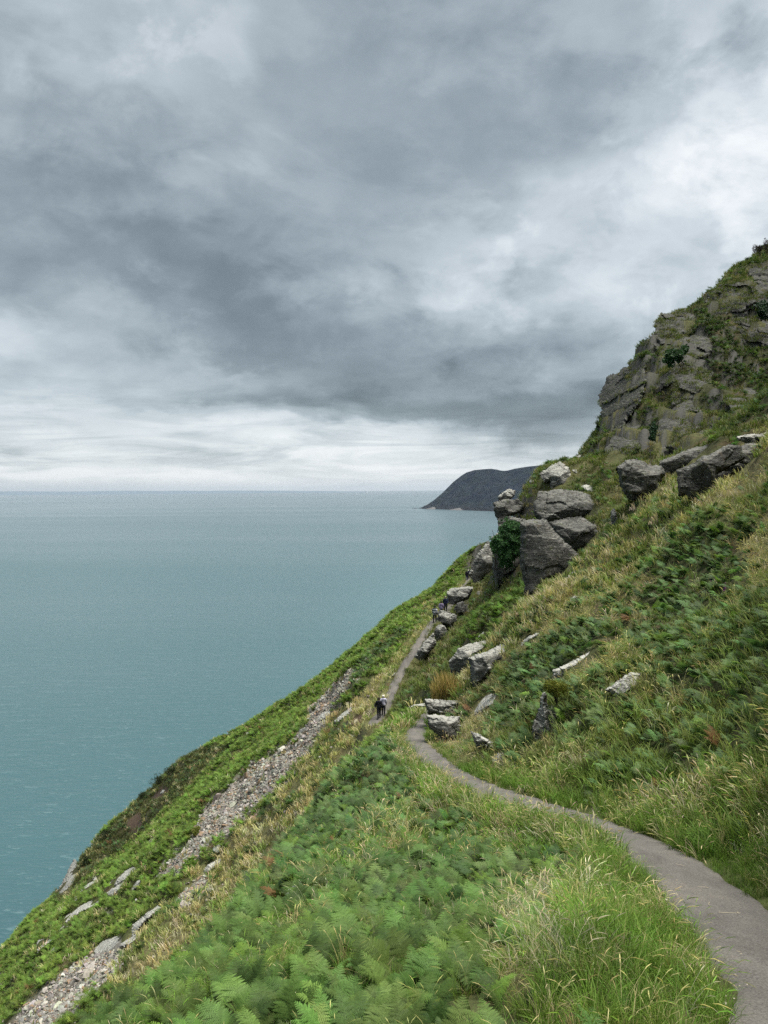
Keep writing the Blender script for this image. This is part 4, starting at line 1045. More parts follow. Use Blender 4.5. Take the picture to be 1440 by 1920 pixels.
def candidates(bands, amax=.70, seed=5):
    """ground points, evenly spread per square metre within each distance band (r0, r1, per m2)"""
    rng = np.random.default_rng(seed); out = []
    for r0, r1, rho in bands:
        n = int(rho * amax * (r1 * r1 - r0 * r0))
        r = np.sqrt(rng.uniform(r0 * r0, r1 * r1, n)); a = rng.uniform(-amax, amax, n)
        X = r * np.sin(a); Y = r * np.cos(a); Z = ground(X, Y)
        e = .4
        zx = (ground(X + e, Y) - ground(X - e, Y)) / (2 * e); zy = (ground(X, Y + e) - ground(X, Y - e)) / (2 * e)
        nz = 1 / np.sqrt(1 + zx * zx + zy * zy)
        keep = (Z > SEA + 3)
        out.append(np.column_stack([X, Y, Z, zx, zy, nz])[keep])
    return np.vstack(out)
def clear_of_rocks(P, h):
    """False where a plant would grow out of a rock or stand right in front of one"""
    ok = np.ones(len(P), bool); px, py = proj(P); p2 = proj(P + np.column_stack([np.zeros((len(P), 2)), h]))
    Y = P[:, 1]
    for D, Y0, Y1, Rm in ROCKS:
        x0, y0 = D.min(0) - 3; x1, y1 = D.max(0) + 3
        c = np.where((px > x0) & (px < x1) & (p2[1] < y1) & (py > y0) & (Y < Y1 + .5) & (Y > Y0 * .72))[0]
        if not len(c): continue
        inside = inpoly(px[c], py[c], D) & (Y[c] > Y0 - Rm - .3)
        mid = inpoly(px[c], py[c] * .35 + p2[1][c] * .65, D) & (Y[c] < Y0 + .6 * Rm)
        ok[c[inside | mid]] = False
    return ok

def scatter_plants():
    rng = np.random.default_rng(21)
    MAT['fern'] = leaf_material('fern_leaf', .5, .32); MAT['grass'] = leaf_material('grass_blade', .6, .30)
    # ---------------- bracken
    pr = [bracken_proto('b', 100 + i, 0, 2 + i % 2) for i in range(7)] + [bracken_proto('b', 200 + i, 1, 3) for i in range(6)] + [bracken_proto('b', 300 + i, 2, 7) for i in range(5)]
    Q = candidates([(1.9, 8, 74), (8, 12, 54), (12, 24, 27), (24, 50, 15), (50, 210, 4.8)], seed=31)
    P = Q[:, :3]; Z = zone(P); r = np.hypot(P[:, 0], P[:, 1])
    vis = seen(P, 1.2) | (rng.uniform(size=len(P)) < .3)
    keep = (rng.uniform(size=len(P)) < np.clip(Z['br'] * 1.0 / np.maximum(Q[:, 5], .6) * .8, 0, 1)) & (Z['d'] > .78 + .12 * (r < 30)) & vis & (Q[:, 5] > .36)
    sc = rng.uniform(.5, 1.25, len(P)) * np.where(r < 50, np.interp(r, [2, 6, 12, 30, 50], [.23, .29, .36, .52, .60]), .80)
    # kept low beside the lens and by the path
    sc *= np.clip(.5 + .5 * sstep(.7, 1.8, Z['d']), .45, 1)
    far = (r > 50); sc[far] *= .9
    keep &= clear_of_rocks(P, sc * .75)
    i = np.where(keep)[0]; P, r, sc, Qi = P[i], r[i], sc[i], Q[i]
    idx = np.where(r < 30, rng.integers(0, 7, len(i)), np.where(r < 50, rng.integers(7, 13, len(i)), rng.integers(13, 18, len(i))))
    down = np.arctan2(-Qi[:, 4], -Qi[:, 3])
    rot = np.column_stack([rng.normal(0, .20, len(i)), rng.normal(0, .20, len(i)), down + rng.normal(0, 1.5, len(i))])
    t = Z['bt'][i] * np.clip(np.exp(rng.normal(-.03, .33, (len(i), 1))), .5, 1.5) * (1 + rng.normal(0, .07, (len(i), 3))) * (1 + .55 * Z['med'][i])[:, None]
    ye = rng.uniform(size=len(i)) < .06; t[ye] = C_BR_Y * rng.uniform(.6, .95, (ye.sum(), 1))
    dead = (rng.uniform(size=len(i)) < .006) & (r > 9); t[dead] = np.array((.16, .09, .04))
    instancer('bracken', pr, P, rot, sc, idx, np.clip(t, .01, .6), 'green bracken ferns covering the slopes')
    nb = len(i)
    # ---------------- grass
    pr = ([grass_proto('g', 400 + i, 34, .10, .16, .36, .0030, .55) for i in range(4)] +                 # 0-3 near
          [grass_proto('g', 420 + i, 16, .10, .18, .34, .0030, .7, 6, .075) for i in range(4)] +          # 4-7 near, in seed
          [grass_proto('g', 440 + i, 26, .22, .22, .46, .0080, .6) for i in range(3)] +                   # 8-10 middle
          [grass_proto('g', 450 + i, 16, .22, .22, .44, .0075, .7, 7, .10) for i in range(3)] +           # 11-13 middle, in seed
          [grass_proto('g', 460 + i, 20, .50, .25, .60, .030, .6) for i in range(3)])                     # 14-16 far
    Q = candidates([(2.0, 6, 170), (6, 14, 95), (14, 26, 28), (26, 26.01, 1), (26, 50, 8), (50, 210, 3.4)], seed=41)
    P = Q[:, :3]; Z = zone(P); r = np.hypot(P[:, 0], P[:, 1])
    vis = seen(P, .8) | (rng.uniform(size=len(P)) < .25)
    pg = np.clip(1 - Z['br'] * .80, .12, 1) * (1 - Z['sc'] * .985) * (1 - Z['ba'] * .93)
    keep = (rng.uniform(size=len(P)) < pg / np.maximum(Q[:, 5], .55) * .9) & vis & (Z['d'] > .50 - .12 * (P[:, 1] > 55) - .10 * ((Z['side'] < 0) & (r > 9)) + .10 * Z['med']) & (Q[:, 5] > .33)
    sc = rng.uniform(.7, 1.25, len(P)); edge = sstep(.48, 1.2, Z['d']); sc *= (.72 + .28 * edge) * np.interp(r, [3, 8, 14, 20], [.66, .8, .95, 1]) * np.where(Z['near'] & Z['left'], 1 - .35 * Z['br'], 1)
    gbm = inpoly(Z['px'], Z['py'], FG_GRASS); sc[gbm] *= 1.12
    keep &= clear_of_rocks(P, sc * .35)
    i = np.where(keep)[0]; P, r, sc, Qi = P[i], r[i], sc[i], Q[i]; n = len(i)
    isdry = rng.uniform(size=n) < Z['dry'][i]
    seedy = rng.uniform(size=n) < np.where(isdry, .75, .16)
    idx = np.where(r < 11, np.where(seedy, rng.integers(4, 8, n), rng.integers(0, 4, n)), np.where(r < 42, np.where(seedy, rng.integers(11, 14, n), rng.integers(8, 11, n)), rng.integers(14, 17, n)))
    down = np.arctan2(-Qi[:, 4], -Qi[:, 3])
    lean = rng.uniform(.05, .35, n)
    rot = np.column_stack([np.sin(down) * -lean + rng.normal(0, .08, n), np.cos(down) * lean + rng.normal(0, .08, n), rng.uniform(0, 6.28, n)])
    px_, py_ = proj(P); pale = inpoly(px_, py_, FG_PALE)
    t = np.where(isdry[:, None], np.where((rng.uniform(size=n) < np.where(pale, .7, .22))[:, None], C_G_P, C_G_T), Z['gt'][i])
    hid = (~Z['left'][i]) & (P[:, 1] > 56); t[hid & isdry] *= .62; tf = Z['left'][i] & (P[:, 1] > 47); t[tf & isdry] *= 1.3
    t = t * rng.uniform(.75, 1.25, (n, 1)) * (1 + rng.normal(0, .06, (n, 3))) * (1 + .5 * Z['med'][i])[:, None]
    # turf on the ledges of the outcrops
    Lg = np.vstack(LEDGES); kp = (rng.uniform(size=len(Lg)) < np.clip(Lg[:, 3] * 7.0, 0, 1)) & (fbm(Lg[:, :3] * .33 + 50, 3) > -.02); Lg = Lg[kp]; m_ = len(Lg)
    P = np.vstack([P, Lg[:, :3] - [0, 0, .05]]); sc = np.concatenate([sc, rng.uniform(.45, .95, m_)]); idx = np.concatenate([idx, rng.integers(14, 17, m_)])
    rot = np.vstack([rot, np.column_stack([rng.normal(0, .25, (m_, 2)), rng.uniform(0, 6.28, m_)])])
    lt = np.where((rng.uniform(size=m_) < .25)[:, None], C_G_T * .6, C_G_D * .6 + C_G_O * .4) * rng.uniform(.7, 1.3, (m_, 1)); t = np.vstack([t, lt])
    instancer('grass', pr, P, rot, sc, idx, np.clip(t, .01, .8), 'long green and straw coloured grass over the slopes')
    # ---------------- scree
    m, k = mat_new('scree_stone'); MAT['stone'] = m
    a = k.n('ShaderNodeAttribute', attribute_name='tint', attribute_type='INSTANCER').outputs[0]; tc = k.n('ShaderNodeTexCoord').outputs['Object']
    c = k.mix(1.0, a, k.ramp(k.noise(tc, 2.2, 5, .65), [(.3, .6), (.7, 1.35)]), 'MULTIPLY')
    finish(k, k.n('ShaderNodeBsdfPrincipled', {'Base Color': c, 'Roughness': .9, 'Specular IOR Level': .2}).outputs[0])
    pr = [stone_proto('s', 600 + i) for i in range(6)]
    Q = candidates([(45, 100, 42)], seed=51); P = Q[:, :3]; Z = zone(P)
    k1 = Z['sc'] > .5
    spr = (Z['sc'] < .5) & (Z['px'] < 700) & Z['left'] & ~Z['near'] & (rng.uniform(size=len(P)) < .012)
    keep = (k1 | spr) & clear_of_rocks(P, np.full(len(P), .1))
    i = np.where(keep)[0]; P = P[i]; n = len(i)
    sc = np.exp(rng.normal(math.log(.068), .5, n)); sc = np.clip(sc, .04, .5)
    t = np.array((.25, .235, .20)) * np.exp(rng.normal(0, .28, (n, 1))) * (1 + rng.normal(0, .05, (n, 3)))
    tan = rng.uniform(size=n) < .16; t[tan] = np.array((.24, .17, .11)) * rng.uniform(.7, 1.3, (tan.sum(), 1))
    wh = rng.uniform(size=n) < .02; t[wh] = np.array((.42, .41, .38))
    rot = np.column_stack([rng.normal(0, .4, n), np.full(n, -.5) + rng.normal(0, .4, n), rng.uniform(0, 6.28, n)])
    P = P + np.column_stack([np.zeros((n, 2)), sc * .2])
    instancer('scree', pr, P, rot, sc, rng.integers(0, 6, n), np.clip(t, .03, .7), 'loose grey scree running down the spur')
    # ---------------- grit along the path edge
    Q = candidates([(2.5, 9, 60), (9, 30, 8)], seed=61); P = Q[:, :3]; d, pz, sd_ = path_dist(P[:, 0], P[:, 1])
    pk = np.where(d < .40, .05, np.where(d < .56, .75, .0)) * np.where(sd_ < 0, 1, .45)
    i = np.where(rng.uniform(size=len(P)) < pk)[0]; P = P[i]; P[:, 2] = np.where(d[i] < .49, pz[i] - .03 * (d[i] / .49) ** 3 + .002, P[:, 2] + .01); n = len(i)
    sc = np.exp(rng.normal(math.log(.0075), .4, n)); t = np.array((.36, .32, .26)) * np.exp(rng.normal(0, .3, (n, 1)))
    rot = np.column_stack([rng.normal(0, .4, n), rng.normal(0, .4, n), rng.uniform(0, 6.28, n)])
    instancer('gravel', [stone_proto('s', 650 + i) for i in range(3)], P, rot, sc, rng.integers(0, 3, n), t, 'loose pale grit along the edges of the footpath')
    # fallen straws
    g = Geo(); rg = np.random.default_rng(5)
    k1 = np.where((CEN[:, 1] > 3.5) & (CEN[:, 1] < 16))[0]
    tan = np.gradient(CEN[:, :2], axis=0); tan /= np.linalg.norm(tan, axis=1)[:, None]
    for q in range(46):
        j = rg.choice(k1); off = rg.normal() * .30 - .1; off = float(np.clip(off, -.46, .44)); c = CEN[j, :2] + np.array([tan[j, 1], -tan[j, 0]]) * off + rg.normal(size=2) * .05
        a = rg.uniform(0, 6.28); L = rg.uniform(.06, .22); kk = rg.normal() * 1.2; p = c.copy(); C = []
        dd, zz2, _ = path_dist(c[:1], c[1:])
        for s_ in range(6):
            _, z_, _ = path_dist(p[:1], p[1:]); C.append((p[0], p[1], z_[0] + .008 + .006 * rg.uniform())); p = p + np.array([math.cos(a), math.sin(a)]) * L / 5; a += kk / 5
        C = np.array(C); g.strip(C, np.tile([-math.sin(a), math.cos(a), 0], (6, 1)), np.full(6, .0022), rg.uniform(.8, 1.3))
    me = g.mesh('straw'); m, k = mat_new('straw'); finish(k, k.n('ShaderNodeBsdfDiffuse', {0: (.42, .36, .24, 1)}).outputs[0])
    tag(link('straw', me, m), 'stray dry grass stems lying on the footpath', None, None, 'stuff')
    print('PLANTS', nb, n)

# ------------------------------------------------------------------ single plants
def leaf_cloud(name, C, col, size, rng, mat, parent=None, origin=None, shape='leaf', nrm=None):
    n = len(C); C = np.asarray(C)
    a = rng.normal(size=(n, 3)); 
    if nrm is not None: a = nrm * 1.6 + a * .7
    a /= np.linalg.norm(a, axis=1)[:, None]
    b = np.cross(a, rng.normal(size=(n, 3))); b /= np.linalg.norm(b, axis=1)[:, None]; c = np.cross(a, b)
    s = size * rng.uniform(.6, 1.3, (n, 1)); asp = .55 if shape == 'leaf' else .16
    V = np.stack([C - b * s, C + c * s * asp, C + b * s, C - c * s * asp], 1).reshape(-1, 3)
    o_ = np.zeros(3) if origin is None else origin
    me = mesh_np(name, V - o_, np.arange(4 * n).reshape(n, 4))
    at_ = me.attributes.new('leafcol', 'FLOAT_COLOR', 'FACE')
    cc = np.asarray(col)[None] * np.exp(rng.normal(0, .28, (n, 1))) * (1 + rng.normal(0, .06, (n, 3)))
    at_.data.foreach_set('color', np.column_stack([np.clip(cc, .004, .8), np.ones(n)]).astype(np.float32).ravel())
    va = me.attributes.new('var', 'FLOAT', 'FACE'); va.data.foreach_set('value', np.ones(n, np.float32))
    return link(name, me, mat, parent)
def bush(label, px, py, wpx, hpx, col, n=1500, leaf=.05, Y=None, name='bush', cat='bush', group=None, shape='leaf', sink=.1):
    rng = np.random.default_rng(int(px * 7 + py)); p = hit(px, py) if Y is None else at(px, py, Y)
    p = np.array(p); mpp = p[1] / F; w = wpx * mpp / 2; h = hpx * mpp; p[2] -= sink * h
    root = empty(name, p)
    tag(root, label, cat, group)
    k = 9; cen = np.column_stack([rng.normal(0, .42, k) * w, rng.normal(0, .42, k) * w, rng.uniform(.35, .85, k) * h]); rad = rng.uniform(.35, .6, k)
    i = rng.integers(0, k, n); d = rng.normal(size=(n, 3)); d /= np.linalg.norm(d, axis=1)[:, None]
    C = cen[i] + d * (rad[i] * rng.uniform(.55, 1.05, n) ** .5)[:, None] * np.array([w, w, h * .55])
    C = C[C[:, 2] > -.05 * h]
    leaf_cloud('foliage', C, col, leaf, rng, MAT['leafcol'], root, shape=shape)
    g = Geo()
    for q in range(7):
        e = cen[q % k]; m = e * .5 + rng.normal(size=3) * .06 * w; pts = np.array([[0, 0, -.1], m, e]); s_ = max(.012, w * .03)
        for sd_ in ((1, 0, 0), (0, 1, 0)): g.strip(pts, np.tile(sd_, (3, 1)), [s_, s_ * .7, s_ * .3])
    link('stem', g.mesh('stem'), MAT['bark'], root)
    return root
def ivy(label, outline, Y, thick, n, leaf, col):
    rng = np.random.default_rng(int(Y)); O = np.array(outline, float)
    Q = rng.uniform(O.min(0), O.max(0), (n * 2, 2)); Q = Q[inpoly(Q[:, 0], Q[:, 1], O)][:n]
    A_, B_ = O, np.roll(O, -1, 0); ab = B_ - A_; t = np.clip(((Q[:, None] - A_) * ab).sum(-1) / (ab * ab).sum(-1), 0, 1)
    e = np.linalg.norm(Q[:, None] - (A_ + t[..., None] * ab), axis=-1).min(1)
    kq = e + 16 * fbm(np.column_stack([Q / 16, np.full(len(Q), 5.0)]), 3) > 3.5; Q, e = Q[kq], e[kq]
    st = rng.uniform(size=len(Q)) < .06; Q = Q + rng.normal(size=Q.shape) * 5 * st[:, None]
    b = thick * (1 - (1 - np.clip(e / 22, 0, 1)) ** 2) + .5 * fbm(np.column_stack([Q / 14, np.zeros(len(Q))]), 3) * thick
    dep = Y + .15 * (O[:, 1].max() - Q[:, 1]) * Y / F - b * rng.uniform(.75, 1.05, len(Q)) + rng.normal(size=len(Q)) * .08
    P = at(Q[:, 0], Q[:, 1], dep); org = P.mean(0); root = empty('ivy', org)
    tag(root, label, 'ivy', None)
    leaf_cloud('leaves', P - org, col, leaf, rng, MAT['leafcol'], root, nrm=np.tile([-.2, -.8, .5], (len(P), 1)))
    g = Geo()
    for q in range(9):
        p0 = np.array([rng.uniform(O[:, 0].min() + 6, O[:, 0].max() - 6), O[:, 1].max()]); C = []
        for s_ in range(6):
            pq = p0 + np.array([rng.normal() * 3, -s_ * np.ptp(O[:, 1]) / 6.5]); C.append(at(pq[0], pq[1], Y + .1) - org)
        g.strip(C, np.tile([1, 0, 0], (6, 1)), np.linspace(.05, .02, 6))
    link('stem', g.mesh('stem'), MAT['bark'], root)
def tuft(label, px, py, wpx, hpx, cols, n=500, Y=None, name='grass_tuft', cat='grass tuft', w=.02, spread=.5):
    rng = np.random.default_rng(int(px)); p = hit(px, py) if Y is None else at(px, py, Y); mpp = p[1] / F; g = Geo(); W = wpx * mpp / 2; H = hpx * mpp
    for i in range(n):
        b = np.array([rng.uniform(-1, 1) * W, rng.uniform(-.6, 1.0) * W * 1.2, rng.normal() * .05]); h = H * rng.uniform(.5, 1.05) * (1 - .55 * (b[0] / W) ** 2); az = rng.uniform(0, 6.28); f = np.array([math.cos(az), math.sin(az), 0]); ts = np.linspace(0, 1, 4)
        C = b + np.outer(ts * h, [0, 0, 1]) + np.outer(h * spread * rng.uniform(.2, 1) * ts ** 2, f)
        g.strip(C, np.tile([-f[1], f[0], 0], (4, 1)), w * np.array([.8, 1, .7, .05]), rng.uniform(.6, 1.4))
    me = g.mesh(name); at_ = me.attributes.new('leafcol', 'FLOAT_COLOR', 'FACE'); nf = len(me.polygons); c = np.array(cols)[np.repeat(rng.integers(0, len(cols), n), 3)]
    at_.data.foreach_set('color', np.column_stack([c, np.ones(nf)]).astype(np.float32).ravel())
    o = link(name, me, MAT['leafcol']); o.location = p
    tag(o, label, cat, None)
def flower_spike(label, px, py, hpx, col, group, Y=None, name='foxglove', cat='foxglove'):
    p = hit(px, py) if Y is None else at(px, py, Y); h = hpx * p[1] / F; rng = np.random.default_rng(int(px + py)); root = empty(name, p)
    tag(root, label, cat, group)
    g = Geo(); C = np.array([[0, 0, -.2], [.02, 0, h * .5], [.05, .0, h]])
    for s_ in ((1, 0, 0), (0, 1, 0)): g.strip(C, np.tile(s_, (3, 1)), [.008, .007, .003])
    for i in range(10):
        az = rng.uniform(0, 6.28); z = rng.uniform(0, .35) * h; f = np.array([math.cos(az), math.sin(az), .25]); L = rng.uniform(.1, .2)
        g.strip([[0, 0, z], f * L * .6 + [0, 0, z], f * L + [0, 0, z - .03]], np.tile([-f[1], f[0], 0], (3, 1)), [.01, .03, .002])
    me = g.mesh('stem'); link('stem', me, MAT['stemgreen'], root)
    g = Geo()
    for i in range(34):
        t = rng.uniform(.42, 1.0); az = rng.uniform(0, 6.28); f = np.array([math.cos(az), math.sin(az), -.5]); b = np.array([.05 * t, 0, h * t]); L = .055 * (1.35 - t)
        for a2 in (0, 2.1, 4.2):
            sd = np.array([-f[1], f[0], 0]) * math.cos(a2) + np.array([0, 0, 1]) * math.sin(a2); g.strip([b, b + f * L], np.tile(unit(sd), (2, 1)), [.006, .016], rng.uniform(.7, 1.3))
    me = g.mesh('blossoms'); link('blossoms', me, col, root)
def build_single_plants():
    MAT['leafcol'] = leaf_material('bush_leaf', .55, .25, 'leafcol')
    def flat(nm, c): m, k = mat_new(nm); tc = k.n('ShaderNodeTexCoord').outputs['Object']; finish(k, k.n('ShaderNodeBsdfPrincipled', {'Base Color': k.mix(k.noise(tc, 18, 3), tuple(x * .7 for x in c) + (1,), tuple(min(x * 1.3, 1) for x in c) + (1,)), 'Roughness': .8}).outputs[0]); return m
    MAT['bark'] = flat('bark', (.06, .045, .03)); MAT['stemgreen'] = flat('stem_green', (.10, .15, .05)); purple = flat('foxglove_purple', (.30, .10, .26)); yellow = flat('ragwort_yellow', (.65, .48, .02))
    D = lambda *p: zz(880, 840, 4.8, *p)
    U = lambda *p: zz(1120, 440, 4.5, *p)
    E = lambda *p: zz(1120, 680, 4.5, *p)
    ivy('thick dark green ivy cloaking the seaward rock wall of the lower crag', D((265,660),(330,632),(488,655),(494,800),(474,955),(395,1062),(300,1098),(250,1000),(190,885),(182,800),(266,755)), 78.6, 1.3, 9000, .15, (.036, .088, .026))
    ivy('dark ivy patch on the pale cornered block high in the crag', U((545,980),(690,925),(785,955),(745,1050),(610,1120),(550,1060)), 95.0, 1.2, 2600, .2, (.028, .065, .020))
    ivy('small dark ivy growth left of the shell shaped outcrop', E((425,560),(480,500),(510,560),(480,660),(430,640)), 83.0, 1.0, 900, .16, (.018, .045, .016))
    ivy('dark ivy at the right edge on the fissured rock face', U((1330,580),(1420,545),(1470,560),(1470,700),(1380,730),(1340,660)), 101.0, 1.2, 1800, .2, (.018, .045, .016))
    tuft('dry orange straw grass cushion on top of the stacked boulders', 838, 1311, 58, 50, [(.34, .24, .09), (.30, .24, .08), (.22, .20, .07), (.40, .30, .13)], 1500, Y=45.8, w=.022, spread=.45)
    bush('yellow green bush spilling over the tall cleft rock', 1044, 1312, 58, 40, (.155, .165, .030), 2600, .055, shape='needle', Y=ROCK_Y['tall grey cleft rock under the yellow green bush'] + .1)
    tuft('small cushion of grass wedged above the low rock by the walkers', 840, 1144, 20, 9, [(.15, .16, .04), (.12, .15, .04)], 260, Y=92, w=.04)
    bush('yellowish gorse bush on the left edge of the scree', 367, 1566, 22, 17, (.145, .16, .035), 900, .14, name='gorse_bush', cat='gorse bush', shape='needle')
    gd = 'dark bushes on the rough point'
    for lab, x, y, w, h in (('dark gorse bush topmost on the rough point outline', 322, 1456, 30, 22), ('dark gorse bush second down the rough point outline', 298, 1470, 26, 20), ('low dark bush leaning out over the sea lower on the point', 268, 1500, 22, 18), ('dark scrub bush near the lower end of the rough point', 200, 1572, 24, 20), ('dark bush just above the sea cliff rocks', 160, 1622, 20, 16)):
        bush(lab, x, y, w, h, (.03, .042, .016), 900, .16, name='gorse_bush', cat='gorse bush', group=gd, shape='needle')
    bush('tiny dark bush alone on the green skyline edge', 430, 1402, 9, 8, (.025, .032, .014), 300, .14, name='gorse_bush', cat='gorse bush', group=gd)
    bush('dark purplish heather clump on the topmost skyline', 1424, 478, 16, 20, (.035, .028, .026), 500, .18, name='heather_bush', cat='heather', shape='needle', Y=114)
    bush('tall dark heather clump at the very top right', 1438, 472, 15, 26, (.045, .022, .026), 500, .18, name='heather_bush', cat='heather', shape='needle', Y=115)
    bush('small dark bush on the saddle below the crag nose', 1123, 803, 8, 9, (.02, .03, .014), 250, .12)
    gf = 'foxgloves among the fern'
    for lab, x, y, h in (('purple foxglove spike topmost of the group in the fern', 1357, 1118, 26), ('foxglove spike leaning left of the topmost foxglove', 1330, 1108, 20), ('pale purple foxglove in grass above the tall ferns', 1341, 1188, 22), ('foxglove spike left of the pale purple foxglove', 1312, 1184, 20), ('short foxglove beneath the group beside tall grass', 1304, 1186, 14)):
        flower_spike(lab, x, y, h, purple, gf)
    for lab, x, y, h in (('yellow ragwort flower by the low rock side of the path', 1150, 1462, 24), ('second yellow ragwort head beside the first', 1146, 1464, 18)):
        flower_spike(lab, x, y, h, yellow, 'ragwort flowers', name='ragwort', cat='ragwort')
# ------------------------------------------------------------------ walkers
def cloth(nm, c, stripes=None):
    m, k = mat_new(nm); tc = k.n('ShaderNodeTexCoord').outputs['Object']; col = (*c, 1)
    if stripes:
        z = k.n('ShaderNodeSeparateXYZ', {0: tc}).outputs[2]; s = k.m('GREATER_THAN', k.m('FRACT', k.m('MULTIPLY', z, 4.3)), .5); col = k.mix(s, (*c, 1), (*stripes, 1))
    n = k.noise(tc, 12, 4); col = k.mix(1.0, col, k.ramp(n, [(.3, .75), (.7, 1.2)]), 'MULTIPLY')
    finish(k, k.n('ShaderNodeBsdfPrincipled', {'Base Color': col, 'Roughness': .85, 'Specular IOR Level': .2}).outputs[0]); return m
def person(label, P, h, face, stride, top, legs, hair, skin=(.42, .26, .19), arms='swing', sleeves=True, group='walkers on the path'):
    """one continuous body grown from a jointed skeleton, facing +Y; clothing and hair follow its surface"""
    s = stride; V = []; E = []; Rr = []
    def v(x, y, z, r, par=None):
        V.append((x, y, z)); Rr.append(r)
        if par is not None: E.append((par, len(V) - 1))
        return len(V) - 1
    pel = v(0, 0, .96, .135); sp = v(0, .0, 1.12, .125, pel); ch = v(0, .01, 1.30, .15, sp); nk = v(0, 0, 1.47, .055, ch); hb = v(0, .02, 1.55, .075, nk); hm = v(0, .03, 1.63, .092, hb); ht = v(0, .015, 1.715, .06, hm)
    v(0, .125, 1.615, .014, hm)                                                    # nose
    for q in (-1, 1): v(q * .098, .01, 1.62, .018, hm)                             # ears
    for q in (-1, 1):
        f = s * q
        hp = v(q * .095, 0, .90, .10, pel); kn = v(q * .10, .04 + .20 * f, .50, .066, hp); an = v(q * .10, .30 * f - .03, .10 + .05 * max(-f, 0), .042, kn); he = v(q * .10, .30 * f - .01, .045, .038, an); v(q * .115, .30 * f + .16, .03, .032, he)
        sh = v(q * .185, 0, 1.40, .066, ch)
        if arms == 'swing': el = v(q * .235, -.14 * f - .02, 1.13, .047, sh); wr = v(q * .225, -.24 * f + .08, .90, .033, el); d = np.array([0, .03, -1.0])
        else: el = v(q * .25, -.05, 1.14, .047, sh); wr = v(q * .15, .15, 1.02, .033, el); d = np.array([-q * .8, .5, -.1])
        d = unit(d); pa = v(*(np.array(V[wr]) + d * .055), .036, wr); sdv = np.array([0, 1.0, 0]) if arms == 'swing' else np.array([0, 0, 1.0])
        for i, (o, L) in enumerate(((-.030, .065), (-.011, .078), (.010, .074), (.029, .060))):
            a = v(*(np.array(V[pa]) + d * .03 + sdv * o), .0105, pa); b = v(*(np.array(V[a]) + d * L * .6 - np.array([q * .012, 0, 0])), .0095, a); v(*(np.array(V[b]) + d * L * .5 - np.array([q * .02, 0, 0])), .008, b)
        t = v(*(np.array(V[wr]) + d * .03 + sdv * .038), .012, wr); v(*(np.array(V[t]) + d * .05 + sdv * .015), .009, t)
    me = bpy.data.meshes.new('walker'); me.from_pydata(V, E, []); o = bpy.data.objects.new('walker', me); COL.objects.link(o)
    md = o.modifiers.new('skin', 'SKIN'); md.use_smooth_shade = True
    for i, r in enumerate(Rr): me.skin_vertices[0].data[i].radius = (r, r * (.78 if i in (0, 1, 2) else 1)); me.skin_vertices[0].data[i].use_root = (i == 0)
    ss = o.modifiers.new('sub', 'SUBSURF'); ss.levels = 1; ss.render_levels = 1
    bpy.context.view_layer.update()
    body = bpy.data.meshes.new_from_object(o.evaluated_get(bpy.context.evaluated_depsgraph_get())); bpy.data.objects.remove(o)
    body.materials.clear(); n = len(body.vertices); co = np.empty(n * 3, np.float32); body.vertices.foreach_get('co', co); co = co.reshape(-1, 3)
    no = np.empty(n * 3, np.float32); body.vertices.foreach_get('normal', no); no = no.reshape(-1, 3)
    polys = [list(p.vertices) for p in body.polygons]; cen = np.array([co[p].mean(0) for p in polys]); nn = np.array([no[p].mean(0) for p in polys])
    body.materials.append(cloth('skin', skin)); body.name = 'person'
    for p in body.polygons: p.use_smooth = True
    ob = bpy.data.objects.new('person', body); COL.objects.link(ob); sc = h / 1.75; ob.scale = (sc, sc, sc); ob.location = P; ob.rotation_euler = (0, 0, face)
    tag(ob, label, 'person', group)
    arm = (np.abs(cen[:, 0]) > .165) & (cen[:, 2] > .80) | ((cen[:, 1] > .10) & (cen[:, 2] > .92) & (cen[:, 2] < 1.3)); z = cen[:, 2]
    wrist = (z < .93) if arms == 'swing' else (np.abs(cen[:, 0]) < .12) & (cen[:, 1] > .1)
    def layer(name, sel, off, mat):
        ids = sorted({q for i in np.where(sel)[0] for q in polys[i]})
        if not ids: return
        mp = {q: j for j, q in enumerate(ids)}; m2 = bpy.data.meshes.new(name); m2.from_pydata([tuple(co[q] + no[q] * off) for q in ids], [], [[mp[q] for q in polys[i]] for i in np.where(sel)[0]])
        for p in m2.polygons: p.use_smooth = True
        c = link(name, m2, mat, ob); so_ = c.modifiers.new('thick', 'SOLIDIFY'); so_.thickness = .012; so_.offset = -.2
    layer('trousers', (z < .99) & (z > .10) & ~((np.abs(cen[:, 0]) > .19) & (z > .70)), .014, legs)
    for q in (-1, 1): layer('shoe', (z < .125) & (cen[:, 0] * q > 0), .012, MAT['shoe'])
    layer('jacket', ((z > .86) & (z < 1.49) & ~(arm & wrist) & ~((np.abs(cen[:, 0]) > .19) & (z < .93))), .026, top)
    layer('hair', (z > 1.565) & ((cen[:, 1] < .03) | (z > 1.675)) & (z < 1.9), .020, hair)
    return ob
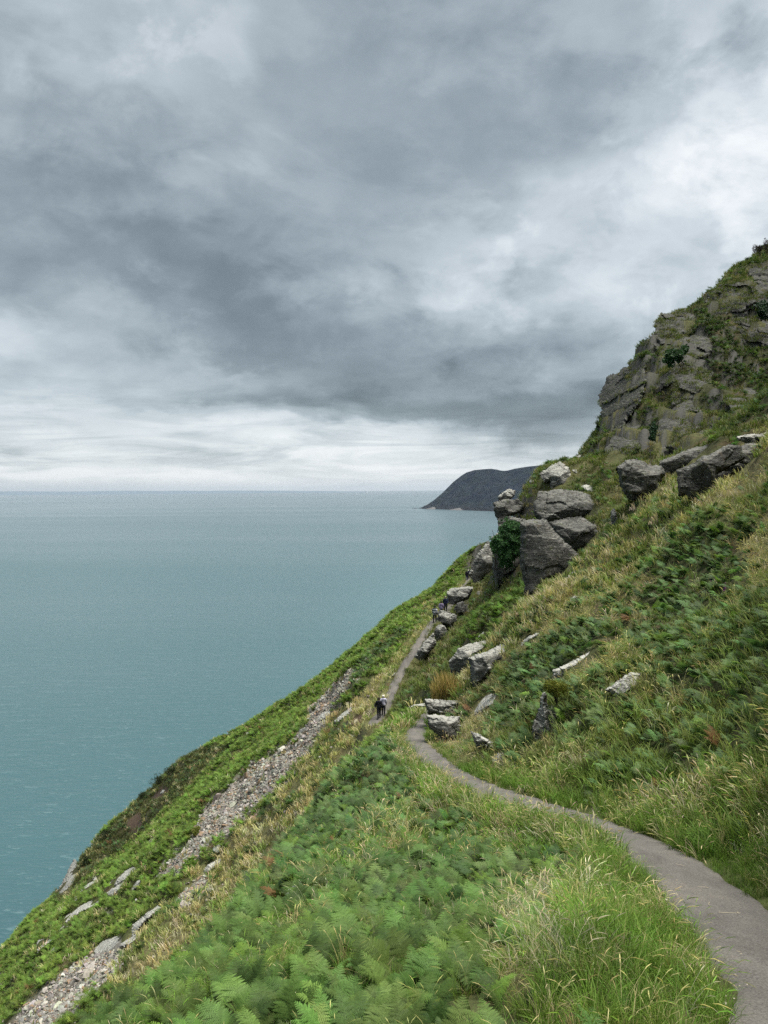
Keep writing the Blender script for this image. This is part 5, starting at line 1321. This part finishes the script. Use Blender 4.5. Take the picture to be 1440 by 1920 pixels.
def build_people():
    MAT['shoe'] = cloth('shoe', (.10, .09, .08))
    black = cloth('black_coat', (.012, .012, .018)); navy = cloth('navy_cloth', (.02, .024, .055)); dk = cloth('dark_trousers', (.018, .018, .024)); lil = cloth('lilac_top', (.52, .50, .62)); str_ = cloth('striped_top', (.02, .025, .05), (.62, .62, .62))
    brown = cloth('brown_hair', (.03, .02, .014)); whi = cloth('white_hair', (.75, .70, .58)); gry = cloth('grey_hair', (.36, .35, .34)); blk = cloth('dark_hair', (.012, .01, .01)); pur = cloth('mauve_top', (.24, .20, .32)); blue = cloth('blue_trousers', (.05, .055, .16))
    def on_path(px, Y, off=0.0):
        i = int(np.argmin(np.abs(CEN[:, 1] - Y) + 1000 * (CEN[:, 1] < 56))); p = CEN[i].copy(); p[0] = (px - 720) / F * p[1]; p[2] = max(CEN[i, 2], float(ground(p[0], p[1]))) - .005
        return p
    person('person in a black coat with dark hair walking beside a white haired companion', on_path(707.5, 61.2), 1.76, 0.15, .55, black, dk, brown)
    person('white haired person in a pale lilac top beside the person in black', on_path(716, 62.0), 1.68, -.1, -.5, lil, dk, whi)
    person('person in a navy and white striped jumper walking away up the path', on_path(814, 79.0), 1.78, -.25, .5, str_, dk, blk)
    person('dark haired person in mauve partly hidden by the low rock', on_path(826.5, 82.0), 1.66, -.4, -.4, pur, dk, blk)
    person('grey haired person in a dark navy jacket next to the spotted outcrop', on_path(834.5, 86.0), 1.78, PI - .2, .4, navy, dk, gry)
    person('person in dark top and blue trousers farthest up the path on the seaward side', on_path(874.5, 136.0), 1.78, -.2, .5, black, blue, blk)
    person('white haired person between the two dark dressed farthest walkers', on_path(878, 138.5), 1.7, -.2, -.5, navy, dk, whi)
    person('person all in black nearest the cliff among the farthest walkers', on_path(882.3, 141.0), 1.72, -.1, .4, black, dk, blk)
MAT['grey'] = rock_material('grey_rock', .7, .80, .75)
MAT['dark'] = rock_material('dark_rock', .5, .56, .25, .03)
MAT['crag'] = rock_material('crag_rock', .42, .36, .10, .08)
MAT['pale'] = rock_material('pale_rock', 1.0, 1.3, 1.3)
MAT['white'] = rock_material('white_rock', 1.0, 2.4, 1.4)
build_hillside(); build_path(); build_sea(); build_far_land(); build_rocks()
build_people(); build_single_plants(); scatter_plants(); build_haze()
